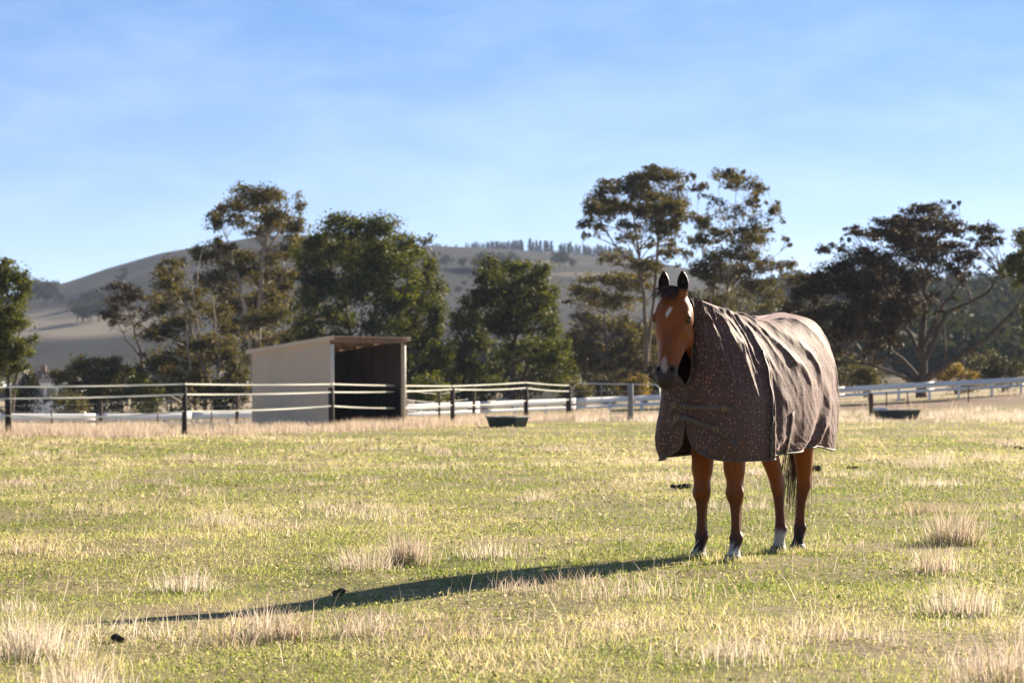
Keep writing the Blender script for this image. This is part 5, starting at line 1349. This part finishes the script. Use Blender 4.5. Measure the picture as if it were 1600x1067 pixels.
# scattered thin dry stalks, and the pinkish dry grass along the fence line
GV = []; GF = []; GT = []; off = 0
def dry_band(n, cx_fn, y0, y1, h0, h1, wid, xr):
    y = y0 + (y1 - y0) * RNG.random(n); x = xr[0] + (xr[1] - xr[0]) * RNG.random(n)
    return x, y
def put_dry(x, y, h, wid, t0=.45, tri=True, ln=.3):
    n = len(x); Pb = np.stack([x, y, TZ(x, y) - .01], 1)
    put(*blades(Pb, h, np.full(n, wid) * (.7 + .6 * RNG.random(n)), RNG.random(n) * 6.283, .03 + ln * RNG.random(n), .35 * RNG.random(n), np.clip(t0 + .22 * RNG.normal(size=n), 0, 1), tri))
# fence line: left and middle
n = 52000
u = RNG.random(n); px_ = -60 + 1010 * u; Yc = np.interp(px_, [-140, 13, 288, 518, 707, 822, 889, 960], [63.5, 64.5, 68.2, 75, 84, 98, 110, 118])
y = Yc + np.abs(RNG.normal(size=n)) * 7 - 2.6 - 2.0 * RNG.random(n); x = (px_ - 800) / F_PX * y
cl_ = fbm(x * .8, y * .35, 601, 3); k = RNG.random(n) < np.clip(3.2 * (cl_ - .30), 0, 1); x, y, cl_ = x[k], y[k], cl_[k]
put_dry(x, y, (.10 + .30 * cl_) * (.5 + .8 * RNG.random(len(x))), .013, .42)
# right: pale grass below the dirt bank
n = 26000; px_ = 900 + 760 * RNG.random(n); y = 88 + 26 * RNG.random(n) ** 1.2; x = (px_ - 800) / F_PX * y
cl_ = fbm(x * .7, y * .3, 611, 3); k = RNG.random(n) < np.clip(3.2 * (cl_ - .36), 0, 1); x, y, cl_ = x[k], y[k], cl_[k]
put_dry(x, y, (.06 + .26 * cl_) * (.5 + .8 * RNG.random(len(x))), .016, .62)
# tall scrub grass beyond the fence, left and by the rails
n = 16000; px_ = -40 + 1700 * RNG.random(n); y = 100 + 60 * RNG.random(n); x = (px_ - 800) / F_PX * y
cl_ = fbm(x * .3, y * .12, 621, 3); k = RNG.random(n) < np.clip(3 * (cl_ - .35), 0, 1) * np.where((px_ > 930) & (y < 140), .25, 1); x, y, cl_ = x[k], y[k], cl_[k]
put_dry(x, y, (.08 + .4 * cl_) * (.5 + .8 * RNG.random(len(x))), .02, .38)
# small tussocks and single stalks over the paddock
nt2 = 190
for i in range(nt2):
    Y = 9.5 + 50 * RNG.random() ** 1.25; X = (RNG.random() * 2 - 1) * (.19 * Y + .5)
    if fbm(np.array(X * .5), np.array(Y * .3), 701, 3) < .47: continue
    if abs(X - 1.4) < .5 and abs(Y - 18.4) < .7: continue
    n = int(RNG.integers(60, 200)); rr_ = (.05 + .16 * RNG.random()) * (1 + Y / 60)
    x = X + RNG.normal(size=n) * rr_; y = Y + RNG.normal(size=n) * rr_
    put_dry(x, y, (.06 + .11 * RNG.random()) * (.3 + .9 * RNG.random(n)), .0018 + .00013 * Y, .55 + .15 * RNG.normal(), False, .55)
n = 7000; x, y = sample(9, 40, 9); put_dry(x, y, .06 + .20 * RNG.random(len(x)) ** 2, .0028, .72, False, .5)
V = np.concatenate(GV); Fc = np.concatenate(GF); T_ = np.concatenate(GT)
me = big_mesh('dry_grass', V, Fc, np.full(len(Fc), 3), [M['straw']], {'tint': T_})
tag(link('dry_grass', me), 'pinkish dry grass along the fence line and in thin wisps over the paddock', 'dry grass', kind='stuff')

# the tall dry tussocks one can pick out
def tussock(label, px, py_base, h, rx, n, t0=.5, ry=None, green=.0):
    n = int(n * .9); h *= 1.2
    Y = F_PX * CAM_H / (py_base - HZ); X = (px - 800) * Y / F_PX
    b = Vector((X, Y, float(TZ(X, Y)))); r = np.random.default_rng(int(px * 7 + py_base))
    ry = ry or rx
    x = r.normal(size=n) * rx * .5; y = r.normal(size=n) * ry * .5
    rad = np.sqrt((x / rx) ** 2 + (y / ry) ** 2)
    hh_ = h * (.18 + 1.05 * r.random(n) ** 1.4) * np.exp(-.35 * rad ** 2); az = np.arctan2(y, x) + r.normal(size=n) * .8
    ln = np.clip(.02 + .12 * rad + .28 * r.random(n) ** 2, 0, .9); n_keep = 1
    Pb = np.stack([x, y, TZ(x + X, y + Y) - b.z - .01], 1)
    t = np.clip(t0 + .12 + .24 * r.normal(size=n), 0, 1)
    V, Fc, tt = blades(Pb, hh_, np.full(n, .0030 + .00006 * Y) * (.6 + .7 * r.random(n)), az, ln, .25 * r.random(n), t)
    root = empty('grass_tussock', b); tag(root, label, 'tussock', 'tall dry grass tussocks')
    tag(link('stalks', big_mesh('stalks', V, Fc, np.full(len(Fc), 3), [M['straw']], {'tint': tt}), root), kind='stuff')
    n2 = n // 3; x = r.normal(size=n2) * rx * .55; y = r.normal(size=n2) * ry * .55
    Pb = np.stack([x, y, TZ(x + X, y + Y) - b.z - .01], 1)
    V, Fc, tt = blades(Pb, h * .32 * (.5 + r.random(n2)), np.full(n2, .005), r.random(n2) * 6.28, .2 + .5 * r.random(n2), .3 * r.random(n2), np.clip(.12 + .15 * r.normal(size=n2), 0, 1))
    tag(link('base_leaves', big_mesh('base_leaves', V, Fc, np.full(len(Fc), 3), [M['grass']], {'tint': tt}), root), kind='stuff')
tussock('tall pinkish dry tussock at mid left, above the horse shadow', 638, 876, .25, .15, 700, .42)
tussock('lower dry tussock adjoining the tall one, above the horse shadow', 565, 884, .16, .24, 520, .5)
tussock('thin dry tussock left of centre near the dry patch', 292, 905, .15, .20, 380, .6)
tussock('dry tussock standing in the far end of the horse shadow', 408, 975, .18, .15, 420, .5)
tussock('darker tussock beside the far end of the horse shadow', 458, 978, .15, .11, 300, .32)
tussock('tall reddish dry tussock at right, level with the hooves', 1490, 850, .26, .26, 900, .34)
tussock('short tussock in front of the tall reddish one at right', 1465, 895, .17, .22, 520, .42)
tussock('straw tussock at right above the bottom corner', 1505, 955, .18, .24, 520, .55)
tussock('brown tall tussock in the bottom right corner', 1585, 1085, .25, .26, 700, .33)
tussock('pale straw tussock at the left edge of the foreground', 45, 1005, .22, .26, 750, .72)
tussock('straw tussock cut by the bottom left corner', 120, 1060, .17, .22, 380, .7)
tussock('dry tussock right of the tall pinkish one at mid left', 765, 868, .12, .30, 380, .58)
tussock('small greenish tussock between the shelter and the horse', 842, 786, .14, .22, 260, .45)
tussock('small dry tussock left of the greenish one, mid paddock', 345, 822, .15, .28, 340, .52)
tussock('pinkish wispy tussock in the distance right of the horse', 1448, 735, .26, .45, 420, .5)

# dung piles and clods
M['dung'] = noise_mat('dung', [(.3, (.022, .018, .013)), (.7, (.085, .066, .046))], 30, .95, .6, 60)
def lump_pile(label, px, py, n, spread, r0, cat='dung'):
    Y = F_PX * CAM_H / (py - HZ); X = (px - 800) * Y / F_PX; b = Vector((X, Y, float(TZ(X, Y))))
    r = np.random.default_rng(int(px)); mb = MB()
    root = empty('dung_pile', b); tag(root, label, cat, 'dung piles in the paddock')
    for i in range(n):
        c = Vector((r.normal() * spread, r.normal() * spread * .6, r0 * (.4 + .7 * r.random()))); rad = r0 * (.6 + .6 * r.random()); m_ = 6
        mb = MB(); rings_ = []
        for k in range(m_):
            a = math.pi * (k + .5) / m_; rings_.append([c + Vector((rad * math.sin(a) * math.cos(t) * (1 + .15 * r.normal()), rad * math.sin(a) * math.sin(t) * (1 + .15 * r.normal()), rad * .8 * math.cos(a))) for t in np.arange(8) * math.pi / 4])
        mb.loft(rings_); mb.build('lump', M['dung'], root, True)
lump_pile('dark dung pile on the grass left of the front hooves', 1063, 765, 9, .075, .035)
lump_pile('larger dark dung pile just right of the hind legs', 1272, 738, 10, .07, .045)
lump_pile('small dark dung pile right of the one by the hind legs', 1330, 735, 6, .05, .035)
lump_pile('small clod of dung above the left end of the horse shadow', 535, 912, 5, .03, .022)
lump_pile('dung clod near the bottom left of the shadow tip', 186, 982, 4, .025, .022)
lump_pile('tiny dark dung pile near the right edge of the paddock', 1592, 702, 6, .09, .04)

# ------------------------------------------------------------------ haze
def haze_box(x0, x1, y0, y1, z0, z1):
    mb = MB(); mb.box(((x0 + x1) / 2, (y0 + y1) / 2, (z0 + z1) / 2), (x1 - x0, y1 - y0, z1 - z0))
    m = bpy.data.materials.new('haze_air'); m.use_nodes = True; nt = m.node_tree; nt.nodes.clear()
    o = N(nt, 'ShaderNodeOutputMaterial'); v = N(nt, 'ShaderNodeVolumePrincipled')
    v.inputs['Color'].default_value = (.60, .72, 1.0, 1); v.inputs['Density'].default_value = .00010; v.inputs['Anisotropy'].default_value = 0.0
    nt.links.new(v.outputs[0], o.inputs['Volume'])
    h = mb.build('haze', m); tag(h, 'thin pale haze in the air over the valley', 'haze', kind='stuff')
haze_box(-700, 700, -60, 2450, -12, 130)
